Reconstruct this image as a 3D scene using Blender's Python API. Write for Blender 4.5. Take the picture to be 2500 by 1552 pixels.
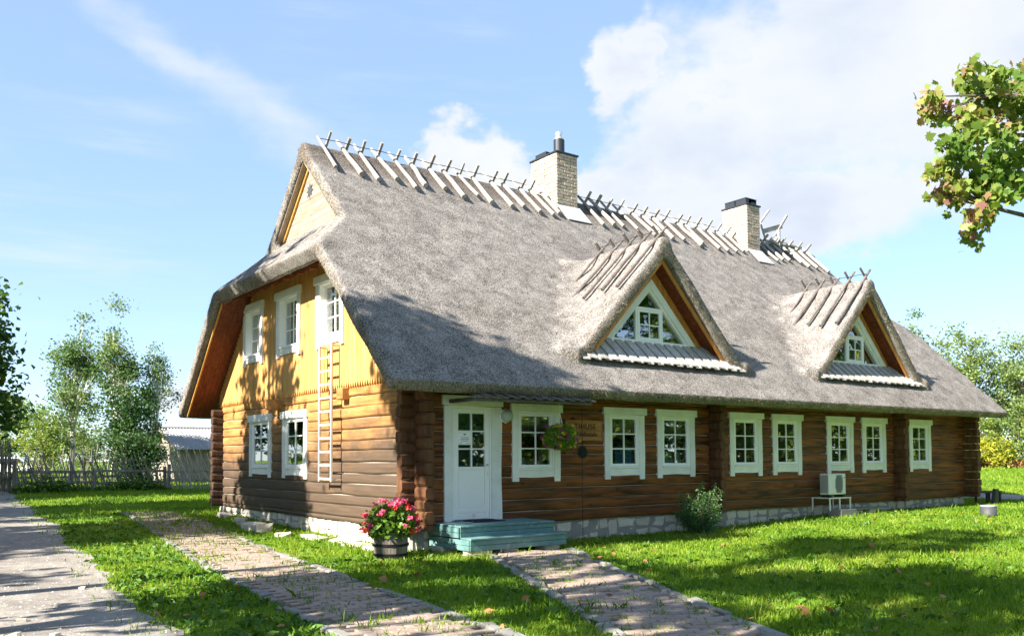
import bpy, math, random
import numpy as np
from mathutils import Matrix, Vector

for o in list(bpy.data.objects):
    bpy.data.objects.remove(o)
SC = bpy.context.scene
COL = SC.collection
rnd = random.Random(7)
rng = np.random.default_rng(11)
R = math.radians

# ------------------------------------------------------------------ camera
CAM = (-7.8714, -13.6077, 1.6582)
right = Vector((0.80534554, -0.59278144, -0.00536033))
up = Vector((-0.01988716, -0.03605362, 0.99915196))
fwd = Vector((0.59247199, 0.80455597, 0.04082443))
cd = bpy.data.cameras.new('camera')
cam = bpy.data.objects.new('camera', cd)
COL.objects.link(cam)
mw = Matrix((right, up, -fwd)).transposed().to_4x4()
mw.translation = Vector(CAM)
cam.matrix_world = mw
cd.sensor_width = 36
cd.lens = 2142.06 / 2500 * 36
cd.shift_y = 253.6 / 2500
cd.clip_start = 0.1
cd.clip_end = 3000
SC.camera = cam

# ------------------------------------------------------------------ sun, sky, exposure
SUN_EL, SUN_AZ = 35.0, 266.0          # azimuth clockwise from +Y
sd = bpy.data.lights.new('sun', 'SUN')
sd.energy = 5.0
sd.angle = R(0.55)
sd.color = (1.0, 0.93, 0.82)
sun = bpy.data.objects.new('sun', sd)
COL.objects.link(sun)
to_sun = Vector((math.sin(R(SUN_AZ)) * math.cos(R(SUN_EL)), math.cos(R(SUN_AZ)) * math.cos(R(SUN_EL)), math.sin(R(SUN_EL))))
sun.rotation_euler = to_sun.to_track_quat('Z', 'Y').to_euler()
sun.location = to_sun * 60

W = bpy.data.worlds.new('World')
SC.world = W
W.use_nodes = True
SC.view_settings.view_transform = 'Standard'
SC.view_settings.look = 'None'
SC.view_settings.gamma = 1.0
SC.view_settings.exposure = 1.82
SC.view_settings.use_curve_mapping = False
SC.render.engine = 'CYCLES'
SC.cycles.max_bounces = 8
SC.cycles.transparent_max_bounces = 16


class NT:
    """tiny node-tree helper"""
    def __init__(s, nt):
        s.nt = nt
        nt.nodes.clear()

    def n(s, typ, inputs=None, **props):
        nd = s.nt.nodes.new(typ)
        for k, v in props.items():
            setattr(nd, k, v)
        if inputs:
            for k, v in inputs.items():
                s.set(nd.inputs[k], v)
        return nd

    def set(s, sock, v):
        if isinstance(v, bpy.types.NodeSocket):
            s.nt.links.new(v, sock)
        elif isinstance(v, bpy.types.Node):
            s.nt.links.new(v.outputs[0], sock)
        else:
            if isinstance(v, (tuple, list)) and len(v) == 3 and sock.type == 'RGBA':
                v = (*v, 1)
            sock.default_value = v

    def m(s, op, a, b=None, c=None, clamp=False):
        nd = s.nt.nodes.new('ShaderNodeMath')
        nd.operation = op
        nd.use_clamp = clamp
        for i, v in enumerate((a, b, c)):
            if v is not None:
                s.set(nd.inputs[i], v)
        return nd.outputs[0]

    def vm(s, op, a, b=None):
        nd = s.nt.nodes.new('ShaderNodeVectorMath')
        nd.operation = op
        s.set(nd.inputs[0], a)
        if b is not None:
            s.set(nd.inputs[1], b)
        return nd.outputs[0]

    def mix(s, f, a, b, typ='MIX'):
        nd = s.nt.nodes.new('ShaderNodeMix')
        nd.data_type = 'RGBA'
        nd.blend_type = typ
        s.set(nd.inputs[0], f)
        s.set(nd.inputs[6], a)
        s.set(nd.inputs[7], b)
        return nd.outputs[2]

    def noise(s, vec, scale, detail=4, rough=0.55, dim='3D', w=None):
        nd = s.n('ShaderNodeTexNoise', noise_dimensions=dim)
        if vec is not None:
            s.set(nd.inputs['Vector'], vec)
        nd.inputs['Scale'].default_value = scale
        nd.inputs['Detail'].default_value = detail
        nd.inputs['Roughness'].default_value = rough
        return nd.outputs[0]

    def ss(s, x, a, b):
        nd = s.n('ShaderNodeMapRange', interpolation_type='SMOOTHSTEP')
        s.set(nd.inputs[0], x)
        nd.inputs[1].default_value = a
        nd.inputs[2].default_value = b
        return nd.outputs[0]

    def ramp(s, fac, stops):
        nd = s.n('ShaderNodeValToRGB')
        el = nd.color_ramp.elements
        while len(el) < len(stops):
            el.new(0.5)
        for e, (p, c) in zip(el, stops):
            e.position = p
            e.color = (*c, 1)
        s.set(nd.inputs[0], fac)
        return nd.outputs[0]

    def mapping(s, vec, scale=(1, 1, 1), rot=(0, 0, 0), loc=(0, 0, 0)):
        nd = s.n('ShaderNodeMapping')
        s.set(nd.inputs[0], vec)
        nd.inputs['Scale'].default_value = scale
        nd.inputs['Rotation'].default_value = rot
        nd.inputs['Location'].default_value = loc
        return nd.outputs[0]


def sky_world():
    t = NT(W.node_tree)
    out = t.n('ShaderNodeOutputWorld')
    sky = t.n('ShaderNodeTexSky', sky_type='NISHITA', sun_disc=False)
    sky.sun_elevation = R(SUN_EL)
    sky.sun_rotation = R(SUN_AZ)
    sky.air_density = 0.9
    sky.altitude = 1500
    sky.dust_density = 0.05
    sky.ozone_density = 1.6
    geo = t.n('ShaderNodeTexCoord')
    d = geo.outputs['Generated']
    sx = t.n('ShaderNodeSeparateXYZ', {0: d})
    az = t.m('MULTIPLY', t.m('ARCTAN2', sx.outputs[0], sx.outputs[1]), 57.2958)
    el = t.m('MULTIPLY', t.m('ARCSINE', sx.outputs[2]), 57.2958)
    p = t.n('ShaderNodeCombineXYZ', {0: az, 1: el}).outputs[0]
    # billowing warp for the cumulus outline
    az0, el0 = az, el
    for sc_, am in (((0.11, 0.16, 1), 7.0), ((0.34, 0.5, 1), 3.2), ((1.0, 1.4, 1), 1.3), ((2.6, 3.4, 1), 0.55)):
        na = t.n('ShaderNodeTexNoise', {'Vector': t.mapping(p, sc_), 'Scale': 1.0, 'Detail': 2.0})
        sc3 = t.n('ShaderNodeSeparateColor', {0: na.outputs['Color']})
        az = t.m('ADD', az, t.m('MULTIPLY', t.m('SUBTRACT', sc3.outputs[0], 0.5), am * 1.3))
        el = t.m('ADD', el, t.m('MULTIPLY', t.m('SUBTRACT', sc3.outputs[1], 0.5), am))
    fb = t.noise(t.mapping(p, (0.16, 0.26, 1)), 1.0, 9, 0.58)
    fb2 = t.noise(t.mapping(p, (0.55, 0.75, 1), loc=(3, 7, 0)), 1.0, 6, 0.6)
    turb = t.m('ADD', t.m('MULTIPLY', t.m('SUBTRACT', fb, 0.5), 2.0), t.m('MULTIPLY', t.m('SUBTRACT', fb2, 0.5), 0.55))
    blobs = [(57, 22.5, 13, 6.5), (67, 21, 12, 8), (48.5, 19.0, 6.5, 5.0), (44.2, 23.6, 2.6, 3.0), (55, 16.0, 10, 3.2), (46, 16.2, 9, 2.6),
             (33.6, 19.0, 4.2, 2.2), (36.4, 17.4, 5, 1.8), (15.5, 3.4, 2.6, 1.6),
             (88, 24, 14, 7), (118, 19, 15, 6), (150, 26, 16, 8), (-60, 22, 15, 6), (-105, 28, 14, 7), (-160, 20, 18, 6), (-35, 40, 16, 6), (190, 30, 12, 6)]
    acc = None
    for (a, e, ra, re) in blobs:
        da = t.m('DIVIDE', t.m('SUBTRACT', az, a), ra)
        de = t.m('DIVIDE', t.m('SUBTRACT', el, e), re)
        r2 = t.m('ADD', t.m('MULTIPLY', da, da), t.m('MULTIPLY', de, de))
        v = t.m('SUBTRACT', 1.0, t.m('SQRT', r2))
        acc = v if acc is None else t.m('SMOOTH_MAX', acc, v, 0.15)
    dens = t.ss(t.m('ADD', acc, t.m('MULTIPLY', turb, 0.40)), -0.06, 0.46)
    az, el = az0, el0
    dens = t.m('MULTIPLY', dens, 0.93)
    # streaks of high cirrus
    q = t.mapping(p, (0.045, 0.34, 1), rot=(0, 0, R(28)))
    ci = t.noise(q, 1.0, 7, 0.6)
    cm = t.noise(t.mapping(p, (0.05, 0.08, 1), loc=(1.7, 0.4, 0)), 1.0, 3, 0.5)
    cir = t.m('MULTIPLY', t.m('MULTIPLY', t.ss(ci, 0.45, 0.8), t.ss(cm, 0.42, 0.62)), 0.5)
    st = t.m('ADD', t.m('MULTIPLY', t.m('SUBTRACT', az, 12.0), 0.46), t.m('SUBTRACT', el, 25.0))
    wid = t.m('ADD', 0.8, t.m('MULTIPLY', t.m('ABSOLUTE', t.m('SUBTRACT', az, 12)), 0.05))
    stm = t.m('SUBTRACT', 1.0, t.m('ABSOLUTE', t.m('DIVIDE', t.m('ADD', st, t.m('MULTIPLY', t.m('SUBTRACT', fb, 0.5), 5.0)), t.m('MULTIPLY', wid, 2.2))))
    stf = t.m('MULTIPLY', t.ss(stm, 0.0, 1.0), t.m('MULTIPLY', t.ss(az, 2, 11), t.m('SUBTRACT', 1.0, t.ss(az, 21, 30))))
    cir = t.m('MAXIMUM', cir, t.m('MULTIPLY', stf, t.m('ADD', 0.22, t.m('MULTIPLY', t.ss(ci, 0.3, 0.75), 0.40))))
    # a thin even veil of high haze flattens the clear-sky gradient
    veil = t.mix(0.60, sky.outputs[0], (1.38, 1.98, 2.95))
    bg1 = t.n('ShaderNodeBackground', {0: veil, 1: SKY})
    shade = t.noise(t.mapping(p, (0.10, 0.2, 1), loc=(9, 2, 0)), 1.0, 5, 0.5)
    ccol = t.ramp(t.m('ADD', t.m('MULTIPLY', acc, 0.25), t.m('MULTIPLY', shade, 0.75)), [(0.30, (0.345, 0.35, 0.36)), (0.50, (0.315, 0.328, 0.352)), (0.72, (0.255, 0.278, 0.32))])
    bg2 = t.n('ShaderNodeBackground', {0: ccol, 1: CLOUD})
    f = t.m('MAXIMUM', dens, cir)
    f = t.m('MULTIPLY', f, t.ss(el, 0.0, 3.0))
    mx = t.n('ShaderNodeMixShader', {0: f, 1: bg1.outputs[0], 2: bg2.outputs[0]})
    t.nt.links.new(mx.outputs[0], out.inputs[0])


SKY, CLOUD = 0.103, 0.82
sky_world()

# ------------------------------------------------------------------ object helpers
def tag(o, label=None, cat=None, group=None, kind=None):
    if label: o['label'] = label
    if cat: o['category'] = cat
    if group: o['group'] = group
    if kind: o['kind'] = kind
    return o


def link(name, data, mat=None, parent=None, kind=None):
    o = bpy.data.objects.new(name, data)
    COL.objects.link(o)
    if mat is not None and data is not None and len(data.materials) == 0:
        data.materials.append(mat)
    if parent is not None:
        o.parent = parent
    if kind:
        o['kind'] = kind
    return o


def empty(name, loc=(0, 0, 0), rz=0, label=None, cat=None, group=None):
    o = bpy.data.objects.new(name, None)
    o.empty_display_size = 0.1
    o.location = loc
    o.rotation_euler = (0, 0, rz)
    COL.objects.link(o)
    return tag(o, label, cat, group)


def np_mesh(name, verts, faces, smooth=False):
    """verts (n,3), faces (m,k) arrays -> mesh, quick path"""
    me = bpy.data.meshes.new(name)
    verts = np.asarray(verts, np.float32)
    faces = np.asarray(faces, np.int32)
    k = faces.shape[1]
    me.vertices.add(len(verts))
    me.vertices.foreach_set('co', verts.ravel())
    me.loops.add(faces.size)
    me.loops.foreach_set('vertex_index', faces.ravel())
    me.polygons.add(len(faces))
    me.polygons.foreach_set('loop_start', np.arange(0, faces.size, k, dtype=np.int32))
    me.polygons.foreach_set('loop_total', np.full(len(faces), k, np.int32))
    if smooth:
        me.polygons.foreach_set('use_smooth', np.ones(len(faces), bool))
    me.update(calc_edges=True)
    return me


class MB:
    def __init__(s):
        s.v = []
        s.f = []

    def add(s, vs, fs):
        b = len(s.v)
        s.v += [tuple(x) for x in vs]
        s.f += [tuple(i + b for i in f) for f in fs]
        return s

    def box(s, a, b, c=0.0, M=None):
        """box from corner a to corner b; c = chamfer"""
        x0, y0, z0 = (min(a[i], b[i]) for i in range(3))
        x1, y1, z1 = (max(a[i], b[i]) for i in range(3))
        if c <= 0:
            vs = [(x0, y0, z0), (x1, y0, z0), (x1, y1, z0), (x0, y1, z0), (x0, y0, z1), (x1, y0, z1), (x1, y1, z1), (x0, y1, z1)]
            fs = [(0, 3, 2, 1), (4, 5, 6, 7), (0, 1, 5, 4), (1, 2, 6, 5), (2, 3, 7, 6), (3, 0, 4, 7)]
        else:
            c = min(c, (x1 - x0) * .45, (y1 - y0) * .45, (z1 - z0) * .45)
            X, Y, Z = (x0, x1), (y0, y1), (z0, z1)
            vs = []
            idx = {}
            for i in (0, 1):
                for j in (0, 1):
                    for k in (0, 1):
                        sx, sy, sz = (1 - 2 * i), (1 - 2 * j), (1 - 2 * k)
                        for a_ in range(3):
                            p = [X[i] + sx * c, Y[j] + sy * c, Z[k] + sz * c]
                            p[a_] = (X, Y, Z)[a_][(i, j, k)[a_]]
                            idx[(i, j, k, a_)] = len(vs)
                            vs.append(tuple(p))
            fs = []
            for a_ in range(3):
                u, w = (a_ + 1) % 3, (a_ + 2) % 3
                for sgn in (0, 1):
                    q = []
                    for (p, r) in ((0, 0), (1, 0), (1, 1), (0, 1)):
                        k3 = [0, 0, 0]
                        k3[a_] = sgn; k3[u] = p; k3[w] = r
                        q.append(idx[(*k3, a_)])
                    fs.append(tuple(q) if sgn else tuple(reversed(q)))
            for a_ in range(3):
                u, w = (a_ + 1) % 3, (a_ + 2) % 3
                for p in (0, 1):
                    for r in (0, 1):
                        k0 = [0, 0, 0]; k1 = [0, 0, 0]
                        k0[u] = k1[u] = p; k0[w] = k1[w] = r
                        k1[a_] = 1
                        q = (idx[(*k0, u)], idx[(*k1, u)], idx[(*k1, w)], idx[(*k0, w)])
                        fs.append(q if p != r else tuple(reversed(q)))
            for i in (0, 1):
                for j in (0, 1):
                    for k in (0, 1):
                        q = tuple(idx[(i, j, k, a_)] for a_ in range(3))
                        fs.append(q if (i + j + k) % 2 else tuple(reversed(q)))
        if M is not None:
            vs = [tuple(M @ Vector(v)) for v in vs]
        return s.add(vs, fs)

    def bar(s, p, q, w, h, c=0.0, roll=0.0):
        """box beam from p to q, width w (sideways), height h"""
        p, q = Vector(p), Vector(q)
        d = q - p
        L = d.length
        M = d.to_track_quat('X', 'Z').to_matrix().to_4x4()
        M = Matrix.Translation(p) @ M @ Matrix.Rotation(roll, 4, 'X')
        return s.box((0, -w / 2, -h / 2), (L, w / 2, h / 2), c, M)

    def tube(s, pts, rad, n=8, cap=True):
        pts = [Vector(p) for p in pts]
        if not hasattr(rad, '__len__'):
            rad = [rad] * len(pts)
        rings = []
        prev = None
        for i, p in enumerate(pts):
            d = (pts[min(i + 1, len(pts) - 1)] - pts[max(i - 1, 0)])
            if d.length < 1e-9: d = Vector((0, 0, 1))
            d.normalize()
            a = prev if prev is not None else (Vector((1, 0, 0)) if abs(d.x) < .9 else Vector((0, 1, 0)))
            u = (a - d * a.dot(d)).normalized()
            prev = u
            w = d.cross(u)
            rings.append([p + (u * math.cos(2 * math.pi * k / n) + w * math.sin(2 * math.pi * k / n)) * rad[i] for k in range(n)])
        vs = [v for r in rings for v in r]
        fs = []
        for i in range(len(pts) - 1):
            for k in range(n):
                fs.append((i * n + k, i * n + (k + 1) % n, (i + 1) * n + (k + 1) % n, (i + 1) * n + k))
        if cap:
            fs.append(tuple(reversed(range(n))))
            fs.append(tuple(range((len(pts) - 1) * n, len(pts) * n)))
        return s.add(vs, fs)

    def lathe(s, prof, n=20, loc=(0, 0, 0)):
        vs, fs = [], []
        for (r, z) in prof:
            for k in range(n):
                a = 2 * math.pi * k / n
                vs.append((loc[0] + r * math.cos(a), loc[1] + r * math.sin(a), loc[2] + z))
        for i in range(len(prof) - 1):
            for k in range(n):
                fs.append((i * n + k, i * n + (k + 1) % n, (i + 1) * n + (k + 1) % n, (i + 1) * n + k))
        fs.append(tuple(reversed(range(n))))
        fs.append(tuple(range((len(prof) - 1) * n, len(prof) * n)))
        return s.add(vs, fs)

    def prism(s, poly, t):
        """planar polygon (3D points) thickened by vector t"""
        n = len(poly)
        t = Vector(t)
        vs = [Vector(p) for p in poly] + [Vector(p) + t for p in poly]
        fs = [tuple(range(n)), tuple(reversed(range(n, 2 * n)))]
        for i in range(n):
            j = (i + 1) % n
            fs.append((i, i + n, j + n, j))
        return s.add(vs, fs)

    def mesh(s, name, smooth=False):
        me = bpy.data.meshes.new(name)
        me.from_pydata(s.v, [], s.f)
        if smooth:
            for p in me.polygons: p.use_smooth = True
        me.update()
        return me

    def obj(s, name, mat, parent=None, smooth=False, kind=None):
        return link(name, s.mesh(name, smooth), mat, parent, kind)


def fix_normals(o):
    import bmesh
    bm = bmesh.new()
    bm.from_mesh(o.data)
    bmesh.ops.recalc_face_normals(bm, faces=bm.faces)
    bm.to_mesh(o.data)
    bm.free()
    return o


def sm(a, b, x):
    t = np.clip((np.asarray(x, float) - a) / (b - a), 0, 1)
    return t * t * (3 - 2 * t)


def gh(X, Y):
    """height of the ground"""
    return .2 * sm(0, 11, Y) + .3 * sm(11, 30, Y) + .13 * sm(7, 13, X)


# ------------------------------------------------------------------ materials
MATS = {}


def base_mat(name):
    m = bpy.data.materials.new(name)
    m.use_nodes = True
    t = NT(m.node_tree)
    out = t.n('ShaderNodeOutputMaterial')
    p = t.n('ShaderNodeBsdfPrincipled')
    t.nt.links.new(p.outputs[0], out.inputs[0])
    MATS[name] = m
    return m, t, p, out


def bump(t, p, h, strength=0.4, dist=0.01):
    b = t.n('ShaderNodeBump', {'Height': h, 'Strength': strength, 'Distance': dist})
    t.nt.links.new(b.outputs[0], p.inputs['Normal'])


def wood(name, a, b, axis=0, rough=0.75, grain=1.0, tone=0.35, knots=0.0, weather=None, spec=0.3, span=(0.42, 0.74), wcol=(0.07, 0.06, 0.05)):
    """timber: a/b light and dark grain colours, grain runs along the axis"""
    m, t, p, out = base_mat(name)
    tc = t.n('ShaderNodeTexCoord').outputs['Object']
    oi = t.n('ShaderNodeObjectInfo').outputs['Random']
    off = t.vm('SCALE', t.n('ShaderNodeCombineXYZ', {0: oi, 1: oi, 2: oi}).outputs[0])
    off.node.inputs[3].default_value = 37.0
    v = t.vm('ADD', tc, off)
    sc = [9.0 * grain] * 3
    sc[axis] = 0.7 * grain
    g = t.noise(t.mapping(v, tuple(sc)), 2.2, 6, 0.65)
    sc2 = [3.6] * 3
    sc2[axis] = 0.9
    bl = t.noise(t.mapping(v, tuple(sc2)), 1.3, 3, 0.5)
    f = t.m('ADD', t.m('MULTIPLY', g, 0.75), t.m('MULTIPLY', bl, 0.45))
    col = t.ramp(f, [(span[0], b), (span[1], a)])
    col = t.mix(t.m('MULTIPLY', t.m('SUBTRACT', oi, 0.5, clamp=True), tone * 2), col, t.mix(1.0, col, (0.55, 0.5, 0.45), 'MULTIPLY'))
    if knots:
        ks = [4.6] * 3
        ks[axis] = 2.2
        vo = t.n('ShaderNodeTexVoronoi', {'Vector': t.mapping(v, tuple(ks)), 'Scale': 1.0})
        k = t.m('SUBTRACT', 1.0, t.ss(vo.outputs['Distance'], 0.08, 0.2))
        vc = t.n('ShaderNodeSeparateColor', {0: vo.outputs['Color']}).outputs[0]
        k = t.m('MULTIPLY', k, t.m('GREATER_THAN', vc, 0.55))
        col = t.mix(t.m('MULTIPLY', k, knots), col, tuple(c * 0.3 for c in b))
    if weather:
        z0, z1, amt = weather
        sz = t.n('ShaderNodeSeparateXYZ', {0: tc}).outputs[2]
        wn = t.noise(t.mapping(t.vm('ADD', tc, t.vm('MULTIPLY', off, (0.02, 0.02, 0.02))), (0.45, 0.45, 0.8)), 1.0, 6, 0.68)
        zz = t.m('ADD', sz, t.m('MULTIPLY', t.m('SUBTRACT', wn, 0.5), 3.4))
        w = t.m('SUBTRACT', 1.0, t.ss(zz, z0, z1))
        col = t.mix(t.m('MULTIPLY', w, amt), col, t.mix(t.m('MULTIPLY', g, 0.8), tuple(c * .55 for c in wcol), tuple(c * 1.7 for c in wcol)))
    t.set(p.inputs['Base Color'], col)
    p.inputs['Roughness'].default_value = rough
    p.inputs['Specular IOR Level'].default_value = spec
    bump(t, p, g, 0.5, 0.006)
    return m


def plain(name, col, rough=0.6, metal=0.0, var=0.25, scale=6.0, bmp=0.15, spec=0.4, tone=0.0, dirt=None):
    m, t, p, out = base_mat(name)
    tc = t.n('ShaderNodeTexCoord').outputs['Object']
    n = t.noise(tc, scale, 6, 0.6)
    c = t.mix(t.m('MULTIPLY', t.ss(n, 0.35, 0.7), var), tuple(min(1, x * 1.08) for x in col), tuple(x * 0.6 for x in col))
    if tone:
        oi = t.n('ShaderNodeObjectInfo').outputs['Random']
        c = t.mix(t.m('MULTIPLY', oi, tone), c, t.mix(1.0, c, (0.5, 0.48, 0.44), 'MULTIPLY'))
    if dirt:
        n2 = t.noise(t.mapping(tc, (1, 1, 1)), dirt[1], 4, 0.7)
        c = t.mix(t.m('MULTIPLY', t.ss(n2, dirt[2], dirt[2] + .12), dirt[3]), c, dirt[0])
    t.set(p.inputs['Base Color'], c)
    p.inputs['Roughness'].default_value = rough
    p.inputs['Metallic'].default_value = metal
    p.inputs['Specular IOR Level'].default_value = spec
    bump(t, p, n, bmp, 0.008)
    return m


def leafmat(name, stops, trans=0.35, rough=0.55, clump=True, scale=0.6):
    """foliage: colour differs leaf by leaf and clump by clump; light passes through"""
    m, t, p, out = base_mat(name)
    rpi = t.n('ShaderNodeNewGeometry').outputs['Random Per Island']
    f = rpi
    if clump:
        tc = t.n('ShaderNodeNewGeometry').outputs['Position']
        nn = t.noise(tc, scale, 3, 0.5)
        f = t.m('ADD', t.m('MULTIPLY', rpi, 0.45), t.m('MULTIPLY', t.ss(nn, 0.3, 0.7), 0.55))
    col = t.ramp(f, stops)
    t.set(p.inputs['Base Color'], col)
    p.inputs['Roughness'].default_value = rough
    p.inputs['Specular IOR Level'].default_value = 0.35
    tr = t.n('ShaderNodeBsdfTranslucent', {0: t.mix(1.0, col, (1.25, 1.25, 0.6), 'MULTIPLY')})
    mx = t.n('ShaderNodeMixShader', {0: trans, 1: p.outputs[0], 2: tr.outputs[0]})
    t.nt.links.new(mx.outputs[0], out.inputs[0])
    return m


def thatch_mat():
    m, t, p, out = base_mat('thatch')
    tc = t.n('ShaderNodeTexCoord').outputs['Object']
    n1 = t.noise(t.mapping(tc, (1, 0.7, 0.7)), 42, 3, 0.8)
    n2 = t.noise(tc, 0.55, 5, 0.6)
    n3 = t.noise(tc, 3.2, 4, 0.6)
    f = t.m('ADD', n1, t.m('MULTIPLY', t.m('SUBTRACT', n3, 0.5), 0.3))
    col = t.ramp(f, [(0.34, (0.045, 0.04, 0.036)), (0.48, (0.19, 0.174, 0.160)), (0.62, (0.38, 0.352, 0.326))])
    col = t.mix(t.m('MULTIPLY', t.ss(n2, 0.45, 0.75), 0.35), col, t.mix(1.0, col, (0.50, 0.47, 0.45), 'MULTIPLY'))
    # darker heather mat under the ridge poles
    sx = t.n('ShaderNodeSeparateXYZ', {0: tc})
    rz = t.ss(t.m('ADD', sx.outputs[2], t.m('MULTIPLY', t.m('SUBTRACT', n3, 0.5), 0.5)), 8.2, 8.45)
    col = t.mix(t.m('MULTIPLY', rz, 0.75), col, t.ramp(n1, [(0.35, (0.03, 0.024, 0.02)), (0.65, (0.21, 0.175, 0.15))]))
    t.set(p.inputs['Base Color'], col)
    p.inputs['Roughness'].default_value = 0.95
    p.inputs['Specular IOR Level'].default_value = 0.1
    bump(t, p, n1, 1.0, 0.022)
    return m


def glass_mat():
    m, t, p, out = base_mat('window_glass')
    t.nt.nodes.remove(p)
    tr = t.n('ShaderNodeBsdfTransparent', {0: (0.82, 0.86, 0.86)})
    gl = t.n('ShaderNodeBsdfGlossy', {0: (1, 1, 1), 'Roughness': 0.0})
    tc = t.n('ShaderNodeTexCoord').outputs['Object']
    nb = t.noise(tc, 1.6, 1, 0.4)
    b = t.n('ShaderNodeBump', {'Height': nb, 'Strength': 0.05, 'Distance': 0.02})
    t.nt.links.new(b.outputs[0], gl.inputs['Normal'])
    fr = t.n('ShaderNodeFresnel', {'IOR': 1.9})
    mx = t.n('ShaderNodeMixShader', {0: t.m('MINIMUM', t.m('MULTIPLY', fr.outputs[0], 1.45), 0.8), 1: tr.outputs[0], 2: gl.outputs[0]})
    t.nt.links.new(mx.outputs[0], out.inputs[0])
    return m


def ground_mat():
    m, t, p, out = base_mat('lawn_soil')
    tc = t.n('ShaderNodeTexCoord').outputs['Object']
    n1 = t.noise(tc, 0.35, 6, 0.6)
    n2 = t.noise(tc, 9, 6, 0.7)
    col = t.ramp(t.m('ADD', t.m('MULTIPLY', n1, 0.5), t.m('MULTIPLY', n2, 0.5)), [(0.35, (0.055, 0.11, 0.012)), (0.5, (0.11, 0.20, 0.020)), (0.66, (0.20, 0.26, 0.04))])
    t.set(p.inputs['Base Color'], col)
    p.inputs['Roughness'].default_value = 0.95
    p.inputs['Specular IOR Level'].default_value = 0.1
    bump(t, p, n2, 0.9, 0.04)
    return m


def gravel_mat(name, a, b, c):
    m, t, p, out = base_mat(name)
    tc = t.n('ShaderNodeTexCoord').outputs['Object']
    n1 = t.noise(tc, 0.9, 5, 0.6)
    n2 = t.noise(tc, 34, 6, 0.7)
    n3 = t.noise(tc, 6, 4, 0.6)
    f = t.m('ADD', t.m('MULTIPLY', n1, 0.4), t.m('ADD', t.m('MULTIPLY', n2, 0.35), t.m('MULTIPLY', n3, 0.25)))
    t.set(p.inputs['Base Color'], t.ramp(f, [(0.36, a), (0.5, b), (0.64, c)]))
    p.inputs['Roughness'].default_value = 0.95
    p.inputs['Specular IOR Level'].default_value = 0.15
    bump(t, p, t.m('ADD', n2, t.m('MULTIPLY', n3, 1.5)), 0.7, 0.02)
    return m


M_thatch = thatch_mat()
M_straw = leafmat('straw', [(0.0, (0.085, 0.077, 0.070)), (0.35, (0.205, 0.184, 0.164)), (0.75, (0.335, 0.303, 0.272)), (1.0, (0.49, 0.45, 0.41))], 0.08, 0.85, False)
M_straw_cut = leafmat('straw_cut', [(0.0, (0.10, 0.075, 0.045)), (0.5, (0.32, 0.24, 0.15)), (1.0, (0.55, 0.43, 0.28))], 0.1, 0.85, True, 2.0)
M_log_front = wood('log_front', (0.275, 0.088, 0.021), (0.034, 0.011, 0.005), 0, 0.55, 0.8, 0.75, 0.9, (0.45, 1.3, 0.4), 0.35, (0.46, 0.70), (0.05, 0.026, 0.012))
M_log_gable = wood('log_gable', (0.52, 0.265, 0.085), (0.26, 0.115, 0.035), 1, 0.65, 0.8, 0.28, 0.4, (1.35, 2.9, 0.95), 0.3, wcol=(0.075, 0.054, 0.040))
M_log_end_shaded = wood('log_end_shaded', (0.10, 0.055, 0.032), (0.03, 0.018, 0.012), 2, 0.85, 0.5, 0.5, 0.3)  # dark copy of the log-end wood: back-corner shade put into its colour
M_log_end = wood('log_end', (0.17, 0.075, 0.032), (0.055, 0.024, 0.011), 2, 0.75, 0.5, 0.5, 0.3)
M_clad = wood('cladding_yellow', (0.68, 0.385, 0.135), (0.46, 0.215, 0.058), 2, 0.55, 0.8, 0.30, 0.25)
M_soffit = wood('soffit_red_brown', (0.23, 0.06, 0.022), (0.09, 0.02, 0.009), 1, 0.6, 0.8, 0.3)
M_orange = wood('board_orange', (0.68, 0.30, 0.075), (0.42, 0.16, 0.036), 2, 0.55, 0.8, 0.4, 0.3)
M_barge = wood('barge_yellow', (0.62, 0.33, 0.085), (0.42, 0.19, 0.04), 2, 0.6, 0.8, 0.2)
M_gablet = wood('gablet_board', (0.37, 0.305, 0.235), (0.22, 0.175, 0.13), 1, 0.8, 0.8, 0.3, 0.3)
M_grey = wood('weathered_grey', (0.56, 0.53, 0.49), (0.27, 0.25, 0.23), 1, 0.85, 1.2, 0.35)
M_pole = wood('pole_grey', (0.43, 0.40, 0.37), (0.22, 0.20, 0.18), 1, 0.85, 1.4, 0.35)
M_pole_dark = wood('pole_dark', (0.20, 0.17, 0.155), (0.07, 0.06, 0.055), 1, 0.85, 1.4, 0.35)
M_fence_sunlit = wood('fence_sunlit', (0.52, 0.48, 0.41), (0.24, 0.215, 0.18), 2, 0.9, 1.3, 0.4)  # lighter copy of the fence wood: sunlight put into its colour
M_fence = wood('fence_grey', (0.33, 0.30, 0.26), (0.12, 0.105, 0.09), 2, 0.9, 1.3, 0.5)  # weathered wood, shade put into its darker colour
M_white = plain('white_paint', (0.80, 0.795, 0.76), 0.5, 0, 0.28, 3.0, 0.15, 0.4, 0.22, ((0.34, 0.29, 0.23), 9.0, 0.64, 0.75))
M_white2 = plain('white_sash_paint', (0.84, 0.83, 0.80), 0.4, 0, 0.05, 3.0, 0.05)
M_glass = glass_mat()
M_joint_light = plain('joint_highlight', (0.40, 0.36, 0.30), 0.95, 0, 0.4)  # pale joint backing standing in for skylight on the log edges
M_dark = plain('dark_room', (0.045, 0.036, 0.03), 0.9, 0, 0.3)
M_stone = plain('limestone', (0.60, 0.545, 0.45), 0.9, 0, 0.55, 9.0, 0.6, 0.2, 0.4)
M_mortar = plain('mortar', (0.27, 0.255, 0.23), 0.95, 0, 0.35, 14.0, 0.5, 0.1)
M_brick = plain('pale_brick', (0.53, 0.43, 0.345), 0.85, 0, 0.45, 16.0, 0.4, 0.2, 0.45)
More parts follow.
